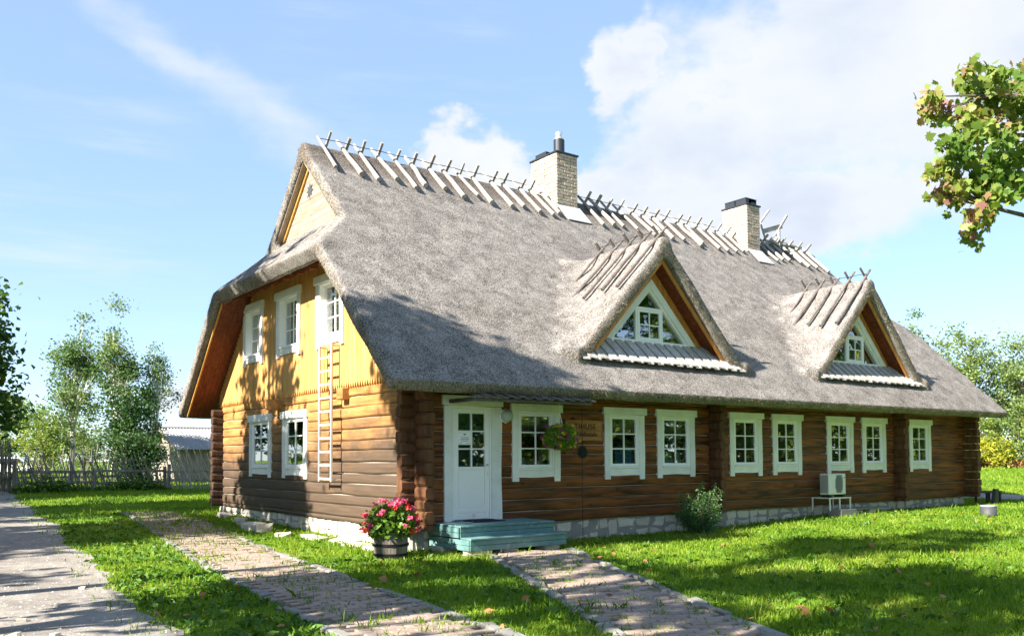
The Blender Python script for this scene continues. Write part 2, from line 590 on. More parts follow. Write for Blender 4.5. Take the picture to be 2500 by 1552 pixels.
M_bmort = plain('brick_mortar', (0.40, 0.335, 0.265), 0.95, 0, 0.2)
M_black = plain('black_metal', (0.028, 0.033, 0.042), 0.42, 0.3, 0.1, 6, 0.05, 0.5)
M_iron = plain('wrought_iron', (0.012, 0.012, 0.014), 0.5, 0.5, 0.1, 6, 0.1)
M_steel = plain('bright_steel', (0.72, 0.72, 0.72), 0.3, 0.9, 0.05, 6, 0.02)
M_zinc = plain('zinc_flashing', (0.62, 0.62, 0.62), 0.5, 0.3, 0.1, 5, 0.05)
M_teal = plain('teal_paint', (0.12, 0.235, 0.23), 0.55, 0, 0.45, 7.0, 0.2, 0.35, 0.15, ((0.27, 0.36, 0.345), 9.0, 0.56, 0.7))
M_barrel = wood('barrel_stave', (0.22, 0.19, 0.165), (0.085, 0.07, 0.06), 2, 0.8, 1.0, 0.5)
M_ladder = wood('ladder_wood', (0.72, 0.62, 0.48), (0.50, 0.40, 0.28), 2, 0.7, 1.0, 0.2)
M_plastic = plain('ac_casing', (0.70, 0.69, 0.64), 0.4, 0, 0.06, 3, 0.02)
M_grille = plain('ac_grille', (0.16, 0.16, 0.16), 0.5, 0.2, 0.1, 3, 0.02)
M_bin = plain('grey_drum', (0.06, 0.062, 0.07), 0.6, 0.1, 0.35, 12, 0.2)
M_paver = plain('paver_red', (0.335, 0.26, 0.215), 0.9, 0, 0.45, 14, 0.4, 0.2, 0.5, ((0.20, 0.17, 0.12), 2.2, 0.52, 0.6))
M_kerb = plain('kerb_stone', (0.235, 0.225, 0.205), 0.9, 0, 0.45, 10, 0.5, 0.2, 0.35)
M_ground = ground_mat()
M_road = gravel_mat('gravel_road', (0.14, 0.126, 0.112), (0.255, 0.232, 0.205), (0.37, 0.342, 0.305))
M_pathsoil = gravel_mat('path_sand', (0.09, 0.085, 0.05), (0.17, 0.15, 0.105), (0.25, 0.22, 0.16))
M_pebble = plain('pebble', (0.52, 0.49, 0.44), 0.9, 0, 0.3, 20, 0.3, 0.2, 0.4)
M_blade = leafmat('grass_blade', [(0.0, (0.055, 0.135, 0.010)), (0.35, (0.13, 0.245, 0.013)), (0.75, (0.225, 0.325, 0.022)), (0.92, (0.29, 0.33, 0.055)), (1.0, (0.36, 0.31, 0.13))], 0.42, 0.5, True, 0.45)
M_weed = leafmat('weed_leaf', [(0.0, (0.035, 0.10, 0.010)), (0.6, (0.085, 0.19, 0.018)), (1.0, (0.14, 0.24, 0.03))], 0.3, 0.5, True, 1.5)
M_bark = wood('bark', (0.16, 0.13, 0.105), (0.05, 0.04, 0.03), 2, 0.95, 0.6, 0.2)
M_birchbark = plain('birch_bark', (0.62, 0.60, 0.56), 0.8, 0, 0.2, 5, 0.3, 0.2, 0, ((0.05, 0.045, 0.04), 3.0, 0.6, 0.9))
L_birch = leafmat('birch_leaf', [(0.0, (0.07, 0.145, 0.055)), (0.5, (0.13, 0.215, 0.075)), (0.9, (0.24, 0.30, 0.09)), (1.0, (0.42, 0.38, 0.08))], 0.4)
L_dense = leafmat('dense_leaf', [(0.0, (0.018, 0.055, 0.020)), (0.5, (0.045, 0.105, 0.030)), (1.0, (0.10, 0.18, 0.045))], 0.28)
L_maple = leafmat('maple_leaf', [(0.0, (0.06, 0.14, 0.025)), (0.35, (0.125, 0.215, 0.035)), (0.62, (0.25, 0.30, 0.06)), (0.74, (0.31, 0.22, 0.09)), (0.86, (0.25, 0.11, 0.095)), (1.0, (0.19, 0.06, 0.075))], 0.40, 0.5, True, 1.25)
L_mapledark = leafmat('roadside_maple_leaf', [(0.0, (0.025, 0.075, 0.014)), (0.5, (0.055, 0.125, 0.018)), (0.9, (0.11, 0.18, 0.025)), (1.0, (0.30, 0.17, 0.04))], 0.35)
L_far = leafmat('far_leaf', [(0.0, (0.11, 0.17, 0.065)), (0.5, (0.20, 0.28, 0.09)), (1.0, (0.33, 0.38, 0.12))], 0.4, 0.6, True, 0.25)
L_hedge = leafmat('hedge_leaf', [(0.0, (0.09, 0.16, 0.04)), (0.55, (0.19, 0.27, 0.06)), (1.0, (0.34, 0.38, 0.08))], 0.35, 0.6, True, 0.5)
L_yellow = leafmat('yellow_leaf', [(0.0, (0.20, 0.25, 0.03)), (0.6, (0.42, 0.42, 0.04)), (1.0, (0.58, 0.52, 0.07))], 0.35, 0.6, True, 0.8)
L_shrub = leafmat('shrub_leaf', [(0.0, (0.03, 0.085, 0.028)), (0.6, (0.08, 0.18, 0.05)), (1.0, (0.20, 0.33, 0.09))], 0.25, 0.5, True, 3.0)
L_geran = leafmat('geranium_leaf', [(0.0, (0.04, 0.10, 0.012)), (0.6, (0.10, 0.20, 0.02)), (1.0, (0.18, 0.28, 0.035))], 0.3, 0.5, True, 5.0)
L_basket = leafmat('basket_leaf', [(0.0, (0.09, 0.19, 0.02)), (0.6, (0.20, 0.32, 0.035)), (1.0, (0.36, 0.42, 0.06))], 0.35, 0.5, True, 5.0)
L_fallen = leafmat('fallen_leaf', [(0.0, (0.10, 0.045, 0.022)), (0.5, (0.32, 0.14, 0.05)), (1.0, (0.48, 0.27, 0.10))], 0.15, 0.7, False)
L_pink = leafmat('pink_petal', [(0, (0.70, 0.06, 0.20)), (1, (0.85, 0.22, 0.38))], 0.3, 0.5, False)
L_red = leafmat('red_petal', [(0, (0.55, 0.016, 0.020)), (1, (0.75, 0.06, 0.045))], 0.3, 0.5, False)
L_purple = leafmat('purple_petal', [(0, (0.30, 0.025, 0.20)), (1, (0.45, 0.07, 0.32))], 0.3, 0.5, False)
L_yel = leafmat('yellow_petal', [(0, (0.62, 0.42, 0.02)), (1, (0.75, 0.58, 0.06))], 0.3, 0.5, False)

# ------------------------------------------------------------------ ground, road, paths
def axis_coords(fine0, fine1, step, far0, far1):
    a = list(np.arange(fine0, fine1 + 1e-6, step))
    s, x = step, fine1
    while x < far1:
        s *= 1.35; x += s; a.append(min(x, far1))
    s, x = step, fine0
    while x > far0:
        s *= 1.35; x -= s; a.insert(0, max(x, far0))
    return np.array(a)


def sheet(name, xs, ys, dz, mat):
    X, Y = np.meshgrid(xs, ys)
    Z = gh(X, Y) + dz
    v = np.stack([X, Y, Z], -1).reshape(-1, 3)
    nx = len(xs)
    i, j = np.meshgrid(np.arange(nx - 1), np.arange(len(ys) - 1))
    a = (j * nx + i).ravel()
    f = np.stack([a, a + 1, a + nx + 1, a + nx], -1)
    return link(name, np_mesh(name, v, f, True), mat, None, 'structure')


sheet('ground', axis_coords(-14, 34, .8, -700, 700), axis_coords(-15, 42, .8, -500, 700), 0.0, M_ground)


def ribbon(name, centre, half, y0, y1, n, dz, mat, jit=0.0, cross=6):
    """strip following Y: centre(y), half width(y), with an uneven edge"""
    v, f = [], []
    r_ = np.random.default_rng(abs(hash(name)) % 1000 if False else len(name))
    for i in range(n + 1):
        y = y0 + (y1 - y0) * i / n
        c, h = centre(y), half(y)
        jl, jr = r_.normal(0, jit, 2) if jit else (0, 0)
        for k in range(cross + 1):
            u = k / cross
            x = (c - h + jl) * (1 - u) + (c + h + jr) * u
            v.append((x, y, float(gh(x, y)) + dz))
    w = cross + 1
    for i in range(n):
        for k in range(cross):
            f.append((i * w + k, i * w + k + 1, (i + 1) * w + k + 1, (i + 1) * w + k))
    return link(name, np_mesh(name, v, f, True), mat, None, 'structure')


def road_r(y):
    return -5.08 + .085 * y - .0008 * max(y, 0) ** 2 + .08 * math.sin(y * .9) + .05 * math.sin(y * 2.3 + 1)


ribbon('gravel_road', lambda y: (road_r(y) - 8.9 + .07 * y) / 2, lambda y: (road_r(y) + 8.9 - .07 * y) / 2, -16, 60, 190, 0.006, M_road, 0.05)
# drive at the far right, running away behind the house corner
def slab_quad(name, pts, dz, mat, n=24):
    (a, b, c, d) = [np.array(p, float) for p in pts]
    v, f = [], []
    for i in range(n + 1):
        for k in range(5):
            p = (a * (1 - i / n) + b * i / n) * (1 - k / 4) + (d * (1 - i / n) + c * i / n) * k / 4
            v.append((p[0], p[1], float(gh(p[0], p[1])) + dz))
    for i in range(n):
        for k in range(4):
            f.append((i * 5 + k, i * 5 + k + 1, (i + 1) * 5 + k + 1, (i + 1) * 5 + k))
    return link(name, np_mesh(name, v, f, True), mat, None, 'structure')


slab_quad('gravel_drive', ((23.2, -30), (23.6, 26), (27.8, 26), (27.2, -30)), 0.006, M_road)

P1C = lambda y: -2.90 + .117 * y
P2L = lambda y: 1.30 + .461 * y
P2R = lambda y: 3.05 + .494 * y
P2C = lambda y: (P2L(y) + P2R(y)) / 2

path_parallel = ribbon('garden_path', P1C, lambda y: .68, -10.5, 12.3, 60, 0.006, M_pathsoil, 0.02)
path_door = ribbon('door_path', P2C, lambda y: .5 * (P2R(y) - P2L(y)), -10.5, -1.34, 40, 0.012, M_pathsoil, 0.02)


def on_path(x, y):
    a = (np.abs(x - (-2.90 + .117 * y)) < .74) & (y < 12.3)
    b = (x > 1.24 + .461 * y) & (x < 3.11 + .494 * y) & (y < -1.3)
    return a, b


# pavers: running bond laid across each path, every one a stone of its own
pv_meshes = []
for k in range(6):
    mb = MB()
    mb.box((-.12, -.058, -.05), (.12, .058, 0), .008)
    me = mb.mesh('paver')
    for v in me.vertices:
        v.co.x += rnd.uniform(-.004, .004); v.co.y += rnd.uniform(-.004, .004)
    me.materials.append(M_paver)
    pv_meshes.append(me)


def lay_pavers(path, rows, seed):
    r_ = random.Random(seed)
    cand = []
    for (origin, d, width, length) in rows:
        nrm = Vector((d.y, -d.x))
        ang = math.atan2(nrm.y, nrm.x)
        for i in range(int(length / .122)):
            s = i * .122
            w = width(s)
            off = .125 * (i % 2)
            n = int(w / .25)
            for j in range(n + (0 if i % 2 else 1)):
                u = -n * .125 + off + j * .25
                if abs(u) > w / 2 - .115: continue
                q = origin + d * s + nrm * u
                cand.append((q.x, q.y, ang))
    keep = [c for c in cand if not (c[1] > 0 and r_.random() < .10) and r_.random() > .02]
    cam2 = Vector(CAM[:2])
    f2 = Vector(fwd[:2]).normalized()
    def key(c):
        dlt = Vector((c[0], c[1])) - cam2
        a = dlt.normalized().dot(f2)
        return dlt.length if a > math.cos(R(31)) and dlt.length > 6.2 else dlt.length + 500
    keep.sort(key=key)
    rest = MB()
    for n, (x, y, ang) in enumerate(keep):
        z = float(gh(x, y)) + .036 + r_.uniform(-.006, .006)
        M = Matrix.Translation((x, y, z)) @ Matrix.Rotation(ang + r_.gauss(0, .02), 4, 'Z') @ Matrix.Rotation(r_.gauss(0, .018), 4, 'X') @ Matrix.Rotation(r_.gauss(0, .012), 4, 'Y')
        me = pv_meshes[n % 6]
        if n < 290:
            o = link('paver', me, None, path)
            o.matrix_local = M
        else:
            rest.add([tuple(M @ v.co) for v in me.vertices], [tuple(p.vertices) for p in me.polygons])
    if rest.v:
        rest.obj('paver_field', M_paver, path, kind='stuff')


d1 = Vector((.117, 1)).normalized()
lay_pavers(path_parallel, [(Vector((P1C(-10.4), -10.4)), d1, lambda s: 1.30, 22.6)], 3)
d2 = Vector((-.478, -1)).normalized()
lay_pavers(path_door, [(Vector((P2C(-1.36), -1.36)), d2, lambda s: 1.48 - .02 * s, 10.0)], 4)

kerb_meshes = []
for k in range(6):
    mb = MB()
    mb.box((-.5, -.06, -.1), (.5, .06, 0), .018)
    me = mb.mesh('kerb_stone')
    for v in me.vertices:
        v.co.x += rnd.uniform(-.02, .02); v.co.y += rnd.uniform(-.014, .014); v.co.z += rnd.uniform(-.012, .012)
    me.materials.append(M_kerb)
    kerb_meshes.append(me)


def kerbs(path, fn, y0, y1, seed, rise=.046):
    r_ = random.Random(seed)
    y = y0
    while y < y1:
        L = r_.uniform(.26, .62)
        ya, yb = y, min(y + L, y1)
        p, q = Vector((fn(ya), ya)), Vector((fn(yb), yb))
        d = q - p
        c = (p + q) / 2
        y = yb + .02
        if r_.random() < .07: continue
        o = link('kerb_stone', r_.choice(kerb_meshes), None, path)
        o.location = (c.x + r_.gauss(0, .015), c.y, float(gh(c.x, c.y)) + rise + r_.uniform(-.022, .012))
        o.rotation_euler = (r_.gauss(0, .05), r_.gauss(0, .02), math.atan2(d.y, d.x) + r_.gauss(0, .04))
        o.scale = (d.length, r_.uniform(.85, 1.35), 1)


kerbs(path_parallel, lambda y: P1C(y) - .70, -9.5, 12.0, 21)
kerbs(path_parallel, lambda y: P1C(y) + .70, -7.4, 9.0, 22, .036)
kerbs(path_door, lambda y: P2L(y) - .03, -8.6, -1.36, 23)
kerbs(path_door, lambda y: P2R(y) + .03, -9.2, -1.36, 24, .036)

# ------------------------------------------------------------------ the house
HL, HW = 19.5, 10.5                     # length along X, width along Y
EZ, SL, OV = 2.95, 0.96, 0.95           # eave height, slope, overhang
RZ = EZ + SL * (HW / 2 + OV)            # ridge height
NRM = Vector((0, -SL, 1)).normalized()  # outward normal of the front slope


def zroof(y):
    return EZ + SL * (min(y, HW - y) + OV)


house = empty('thatched_house', (0, 0, 0), 0, 'long log house with thatched roof, two dormers and yellow boarded gable', 'house')

# ---- thatch: solid slabs joined into one soft mass
def build_thatch():
    T = .26
    mb = MB()
    ym = HW / 2
    yh = 2.02                          # height where the half hip starts on the slope
    yg = 2.98
    xe0, xe1 = -OV, HL + 1.0
    xg0, xg1 = .05, HL - .05
    for side in (0, 1):
        fy = (lambda y: y) if side == 0 else (lambda y: HW - y)
        P = lambda x, y: (x, fy(y), EZ + SL * (y + OV))
        poly = [P(xe0, -OV), P(xe1, -OV), P(xe1, yh), P(xg1, yg), P(xg1, ym + .0), P(xg0, ym + .0), P(xg0, yg), P(xe0, yh)]
        n = Vector((0, -SL if side == 0 else SL, 1)).normalized()
        mb.prism(poly, -n * T)
    # rounded ridge roll
    mb.tube([(xg0, ym, RZ - .22), (xg1, ym, RZ - .22)], .24, 12)
    # half hips at both ends
    zh, zg = EZ + SL * (yh + OV), EZ + SL * (yg + OV)
    for xe, xg, s in ((xe0, xg0, 1), (xe1, xg1, -1)):
        slope = (zg - zh) / abs(xg - xe)
        xi = xg + s * .55
        zi = zh + slope * abs(xi - xe)
        yi = (zi - EZ) / SL - OV
        poly = [(xe, yh, zh), (xi, yi, zi), (xi, HW - yi, zi), (xe, HW - yh, zh)]
        n = Vector((-s * slope, 0, 1)).normalized()
        mb.prism(poly, -n * .33)
        # slight roll along the hip line
        for yy in (0, 1):
            f = (lambda y: y) if yy == 0 else (lambda y: HW - y)
            mb.tube([(xe + s * .30, f(yh + .10), zh - .12), (xg + s * .1, f(yg + .08), zg - .26)], .15, 10)
    # dormers
    for cx in DORMERS:
        za, zf, hw = 6.47, 3.60, 2.72
        yb = 4.2
        for s in (-1, 1):
            top = [(cx, -.3, za), (cx + s * hw, -.3, zf), (cx + s * hw, .0, zf), (cx + s * .02, yb, za - .0)]
            n = Vector((s * (za - zf), 0, hw)).normalized()
            a = Vector((cx, -.3, za)); b = Vector((cx + s * hw, -.3, zf))
            poly = [a, b, b + Vector((0, .35, 0)), Vector((cx + s * 1.6, 2.6, za - 1.6 * (za - zf) / hw)), Vector((cx, yb - .6, za))]
            mb.prism(poly, -n * .28)
            # thicker mat along the front verge
            # fill of the valley so that dormer and roof flow together
            for k in range(7):
                u = k / 6
                d = .25 + 2.35 * u
                z = za - d * (za - zf) / hw
                y = (z - EZ) / SL - OV
                mb.tube([(cx + s * (d - .12), y - .06, z - .05), (cx + s * (d + .28), y + .16, z + .02)], .24, 8)
        mb.tube([(cx, -.28, za - .2), (cx, 3.2, za - .2)], .22, 10)
    o = mb.obj('raw', None)
    fix_normals(o)
    r = o.modifiers.new('r', 'REMESH')
    r.mode = 'VOXEL'
    r.voxel_size = .066
    r.use_smooth_shade = True
    s = o.modifiers.new('s', 'SMOOTH')
    s.factor = .5
    s.iterations = 1
    dg = bpy.context.evaluated_depsgraph_get()
    me = bpy.data.meshes.new_from_object(o.evaluated_get(dg))
    bpy.data.objects.remove(o)
    # soften only the hollow valleys beside the dormers
    n = len(me.vertices)
    co = np.empty(n * 3); me.vertices.foreach_get('co', co); co = co.reshape(-1, 3)
    ed = np.empty(len(me.edges) * 2, int); me.edges.foreach_get('vertices', ed); ed = ed.reshape(-1, 2)
    no = np.empty(n * 3); me.vertices.foreach_get('normal', no); no = no.reshape(-1, 3)
    w = np.zeros(n)
    for cx in DORMERS:
        for s in (-1, 1):
            d = np.clip(s * (co[:, 0] - cx), .3, 2.9)
            z = 6.47 - d * (6.47 - 3.60) / 2.72
            y = (z - EZ) / SL - OV
            dist = np.sqrt((co[:, 0] - cx - s * d) ** 2 + (co[:, 1] - y) ** 2 + (co[:, 2] - z) ** 2)
            w = np.maximum(w, np.exp(-(dist / .45) ** 2) * (no[:, 2] > .15) * (co[:, 1] > -.15))
    deg = np.bincount(ed.ravel(), minlength=n).astype(float)
    for it in range(70):
        acc = np.zeros_like(co)
        np.add.at(acc, ed[:, 0], co[ed[:, 1]])
        np.add.at(acc, ed[:, 1], co[ed[:, 0]])
        co += (acc / deg[:, None] - co) * (w * .6)[:, None]
    # small lumps of hand-laid reed
    q = co * 2.1
    lump = np.sin(q[:, 0] * 1.3 + 2 * np.sin(q[:, 1] * .9)) * np.sin(q[:, 1] * 1.7 + q[:, 2] * 1.2 + 1.5 * np.sin(q[:, 0] * .7))
    co += no * (lump * .012 + np.random.default_rng(1).normal(0, .0015, n))[:, None]
    me.vertices.foreach_set('co', co.astype(np.float32).ravel())
    me.update()
    me.name = 'thatch_roof'
    me.materials.clear()
    return link('thatch_roof', me, M_thatch, house)


DORMERS = (6.15, 14.15)
roof = build_thatch()


def build_straw(roof):
    """reed tips lying down the slopes and bristling from the cut edges"""
    me = roof.data
    me.calc_loop_triangles()
    nt = len(me.loop_triangles)
    tri = np.empty(nt * 3, int); me.loop_triangles.foreach_get('vertices', tri); tri = tri.reshape(-1, 3)
    co = np.empty(len(me.vertices) * 3); me.vertices.foreach_get('co', co); co = co.reshape(-1, 3)
    A, B, Cc = co[tri[:, 0]], co[tri[:, 1]], co[tri[:, 2]]
    nn = np.cross(B - A, Cc - A)
    ar = np.linalg.norm(nn, axis=1) / 2
    nn = nn / (2 * ar[:, None] + 1e-12)
    cen = (A + B + Cc) / 3
    vis = (cen[:, 1] < 5.6) | (cen[:, 0] < .6)
    cut = np.abs(nn[:, 2]) < .5
    front_edge = (cen[:, 1] < -.55) & (nn[:, 2] < .35)
    rake = cut & (np.abs(nn[:, 0]) > .6) | front_edge | ((nn[:, 1] < -.8) & (cen[:, 1] < .1))
    wgt = np.where(nn[:, 2] > .25, 1.0, np.where(rake, 2.6, 0.15)) * ar * vis * (nn[:, 2] > -.75)
    N = 210000
    pick = np.random.default_rng(5).choice(nt, N, p=wgt / wgt.sum())
    g = np.random.default_rng(6)
    u, v = g.random(N), g.random(N)
    fl = u + v > 1
    u[fl], v[fl] = 1 - u[fl], 1 - v[fl]
    P = A[pick] + (B - A)[pick] * u[:, None] + (Cc - A)[pick] * v[:, None]
    n = nn[pick]
    down = np.array([0, 0, -1.0])
    d = down - n * (n @ down)[:, None]
    d /= np.linalg.norm(d, axis=1)[:, None] + 1e-9
    rk = rake[pick]
    stray = g.random(N) < .035
    d = np.where(rk[:, None], n * .85 + d * .55, d * .9 + n * .22)
    d += g.normal(0, .20, (N, 3))
    d /= np.linalg.norm(d, axis=1)[:, None]
    L = np.where(rk, g.uniform(.02, .055, N), g.uniform(.03, .075, N))
    L = np.where(stray, L * 2.3, L)
    side = np.cross(d, n) + g.normal(0, .15, (N, 3))
    side /= np.linalg.norm(side, axis=1)[:, None] + 1e-9
    wd = g.uniform(.003, .0065, N)[:, None]
    V = np.empty((N, 3, 3))
    base = P - n * .006
    V[:, 0] = base - side * wd
    V[:, 1] = base + side * wd
    V[:, 2] = base + d * L[:, None]
    F = np.arange(N * 3).reshape(-1, 3)
    for msk, mat, nm in ((~rk, M_straw, 'reed_tips'), (rk, M_straw_cut, 'cut_reed_edge')):
        VV = V[msk].reshape(-1, 3)
        link(nm, np_mesh(nm, VV, F[:msk.sum()]), mat, roof, 'stuff')


build_straw(roof)

# ---- walls: each log a piece
HEAD_Z = 2.55
WIN_F = [(2.12, 3.31), (4.51, 5.67), (6.06, 7.26), (8.47, 9.66), (10.07, 11.23), (12.32, 13.52), (13.94, 15.10), (16.32, 17.51)]
DOOR_X = (.58, 1.86)
CROSS_X = (7.86, 15.63)


def make_log(parent, axis, a0, a1, z0, z1, mat, out=.0, depth=.16, seed=0):
    """hewn log with a softly rounded face. axis 'x': front wall facing -Y, 'y': gable wall facing -X"""
    g = random.Random(seed)
    h = z1 - z0
    prof = [(0.0, -.004), (.007, .018), (.028, .031), (h * .5, .036), (h - .022, .032), (h - .006, .020), (h - .001, -.004)]
    n = max(2, int((a1 - a0) / .8) + 1)
    vs, fs = [], []
    np_ = len(prof) + 2
    for i in range(n + 1):
        a = a0 + (a1 - a0) * i / n
        e = .0 if 0 < i < n else -.012
        wz, wo = g.gauss(0, .006), g.gauss(0, .004)
        for k, (pz, po) in enumerate(prof):
            o_ = po + out + wo + (e if po > .01 else 0)
            zz = z0 + pz + (wz if 0 < k < len(prof) - 1 else wz * .4)
            vs.append((a, -o_, zz) if axis == 'x' else (-o_, a, zz))
        for pz in (h - .004, .004):
            vs.append((a, depth, z0 + pz) if axis == 'x' else (depth, a, z0 + pz))
    for i in range(n):
        for k in range(np_):
            k2 = (k + 1) % np_
            q = (i * np_ + k, (i + 1) * np_ + k, (i + 1) * np_ + k2, i * np_ + k2)
            fs.append(q if axis == 'x' else tuple(reversed(q)))
    c0, c1 = tuple(range(np_)), tuple(range(n * np_, (n + 1) * np_))
    fs.append(c0 if axis == 'x' else tuple(reversed(c0)))
    fs.append(tuple(reversed(c1)) if axis == 'x' else c1)
    mb = MB().add(vs, fs)
    return mb.obj('log', mat, parent)


def cut_ranges(a, b, holes):
    segs = [(a, b)]
    for (p, q) in holes:
        nx = []
        for (s, e) in segs:
            if q <= s or p >= e: nx.append((s, e)); continue
            if p > s: nx.append((s, p))
            if q < e: nx.append((q, e))
        segs = nx
    return [(s, e) for s, e in segs if e - s > .05]


# backing behind the logs closes the joints
def backing(name, axis, a, b, z0, z1, holes, hz, mat, parent):
    mb = MB()
    t0, t1 = .02, .15
    def bx(p, q, za, zb):
        if q - p < .01 or zb - za < .01: return
        mb.box((p, t0, za), (q, t1, zb)) if axis == 'x' else mb.box((t0, p, za), (t1, q, zb))
    bx(a, b, z0, hz[0]); bx(a, b, hz[1], z1)
    for s, e in cut_ranges(a, b, holes): bx(s, e, *hz)
    return mb.obj(name, mat, parent)


holesF = [(DOOR_X[0] + .08, DOOR_X[1] - .08)] + [(l + .1, r - .1) for l, r in WIN_F]
front = MB()
def bxf(p, q, za, zb): front.box((p, .012, za), (q, .15, zb))
for s, e in cut_ranges(0.02, HL - .02, holesF): bxf(s, e, .41, 3.05)
for l, r in WIN_F:
    bxf(l + .1, r - .1, .41, 1.40); bxf(l + .1, r - .1, 2.6, 3.05)
bxf(DOOR_X[0] + .08, DOOR_X[1] - .08, 2.68, 3.05)
front_wall = front.obj('front_wall', M_joint_light, house)

rowz = [.40 + .2185 * i for i in range(13)]
rj = random.Random(5)
rows = [(rowz[i] + (rj.uniform(-.014, .014) if i else 0), i) for i in range(13)]
for i in range(12):
    z0, z1 = rows[i][0] + .006, rows[i + 1][0] - .006
    cuts = [(c - .10, c + .10) for c in CROSS_X]
    zc = (z0 + z1) / 2
    if zc < 2.6: cuts.append((DOOR_X[0] + .08, DOOR_X[1] - .08))
    if 1.27 < zc < 2.6: cuts += [(l + .1, r - .1) for l, r in WIN_F]
    for n, (s, e) in enumerate(cut_ranges(.0, HL, cuts)):
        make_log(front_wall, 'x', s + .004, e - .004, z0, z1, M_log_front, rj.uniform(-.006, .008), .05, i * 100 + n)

GW_LOW = [(6.80, 8.26), (4.66, 6.08)]
GW_UP = [(7.21, 8.56), (4.92, 6.31), (2.70, 4.05)]
gb_ = MB()
def bxg(p, q, za, zb): gb_.box((.012, p, za), (.15, q, zb))
hl = [(l + .12, r - .12) for l, r in GW_LOW]
hu = [(l + .13, r - .13) for l, r in GW_UP]
for s, e in cut_ranges(.17, HW, hl): bxg(s, e, .41, 3.2)
for l, r in hl:
    bxg(l, r, .41, 1.40); bxg(l, r, 2.62, 3.2)
gable_wall = gb_.obj('gable_wall', M_joint_light, house)
growz = [.39, .50] + [.50 + .2185 * i for i in range(1, 13)]
grj = random.Random(8)
growz = [z + (grj.uniform(-.013, .013) if 0 < k < 13 else 0) for k, z in enumerate(growz)]
for i in range(13):
    z0, z1 = growz[i] + .006, growz[i + 1] - .006
    zc = (z0 + z1) / 2
    cuts = hl if 1.37 < zc < 2.65 else []
    for n, (s, e) in enumerate(cut_ranges(.0, HW, cuts)):
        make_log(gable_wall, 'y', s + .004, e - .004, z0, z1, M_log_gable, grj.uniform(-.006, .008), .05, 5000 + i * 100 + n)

# log ends: the wall logs run on past each corner
def log_end(parent, x0, x1, y0, y1, z0, z1, ax, seed, mat=None):
    g = random.Random(seed)
    h = z1 - z0
    c = h * .24
    pr = [(0, c), (c * .8, 0), (1, 0), (1, c)]
    mb = MB()
    # octagonal hewn end: chamfered top and bottom edges
    if ax == 'y':
        w = x1 - x0
        sec = [(x0 + .035, z0), (x1 - .035, z0), (x1, z0 + c), (x1, z1 - c), (x1 - .035, z1), (x0 + .035, z1), (x0, z1 - c), (x0, z0 + c)]
        ring = lambda y, s: [(x0 + w / 2 + (x - x0 - w / 2) * s, y, z0 + h / 2 + (z - z0 - h / 2) * s) for x, z in sec]
        r0, r1, r2 = ring(y1, 1), ring(y0 + .02, 1), ring(y0 + g.uniform(-.02, .02), .93)
    else:
        w = y1 - y0
        sec = [(y0 + .035, z0), (y1 - .035, z0), (y1, z0 + c), (y1, z1 - c), (y1 - .035, z1), (y0 + .035, z1), (y0, z1 - c), (y0, z0 + c)]
        ring = lambda x, s: [(x, y0 + w / 2 + (y - y0 - w / 2) * s, z0 + h / 2 + (z - z0 - h / 2) * s) for y, z in sec]
        r0, r1, r2 = ring(x1, 1), ring(x0 + .02, 1), ring(x0 + g.uniform(-.02, .02), .93)
    vs = r0 + r1 + r2
    fs = []
    for a in (0, 8):
        for k in range(8):
            q = (a + k, a + (k + 1) % 8, a + 8 + (k + 1) % 8, a + 8 + k)
            fs.append(tuple(reversed(q)) if ax == 'y' else q)
    fs.append(tuple(range(16, 24)) if ax == 'x' else tuple(reversed(range(16, 24))))
    fs.append(tuple(range(8)))
    o = mb.add(vs, fs).obj('log_end', mat or M_log_end, parent)
    return fix_normals(o)


for i in range(12):
    z0, z1 = rows[i][0] + .003, rows[i + 1][0] - .003
    log_end(front_wall, -.30, .02, -.035, .16, z0, z1, 'x', 100 + i)        # front logs past the gable
    if i < 12:
        log_end(front_wall, -.30, .02, HW - .16, HW + .05, z0, z1, 'x', 200 + i, M_log_end_shaded)  # back wall logs past the gable
for i in range(13):
    z0, z1 = growz[i] + .003, growz[i + 1] - .003
    if i == 0: z0 -= .0
    log_end(gable_wall, -.03, .17, -.40 + grj.uniform(-.02, .02), -.036, z0, z1, 'y', 300 + i)
    for c in CROSS_X:
        log_end(front_wall, c - .10, c + .10, -.36 + grj.uniform(-.02, .02), .1, z0, z1, 'y', 400 + i)
    log_end(front_wall, HL - .02, HL + .19, -.42 + grj.uniform(-.03, .03), .1, z0, z1, 'y', 600 + i)
for i in (8, 9, 10):   # lower ends of the right corner step out a little
    pass
# two floor beams that poke through the gable
for (y, z, x_) in ((6.28, 2.93, -.34), (2.70, 2.97, -.20)):
    MB().box((x_, y - .13, z - .12), (.1, y + .13, z + .12), .02).obj('beam_end', M_log_gable, house)

# plain far walls and the dark inside
far = MB()
far.box((.17, HW - .15, .41), (HL, HW, 3.1)); far.box((HL - .15, .17, .41), (HL, HW - .16, 3.1)); far.prism([(HL - .14, .3, 3.1), (HL - .14, HW - .3, 3.1), (HL - .14, 7.4, 6.0), (HL - .14, 3.1, 6.0)], (.1, 0, 0))
far.obj('back_wall', M_log_end, house)
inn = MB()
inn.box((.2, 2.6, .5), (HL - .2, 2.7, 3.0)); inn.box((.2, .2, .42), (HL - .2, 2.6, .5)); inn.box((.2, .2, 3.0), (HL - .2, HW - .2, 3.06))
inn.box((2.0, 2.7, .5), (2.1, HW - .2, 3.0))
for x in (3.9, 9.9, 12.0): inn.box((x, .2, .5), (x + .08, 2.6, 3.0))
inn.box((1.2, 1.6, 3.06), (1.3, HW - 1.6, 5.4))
inn.obj('inner_partition', M_dark, house)

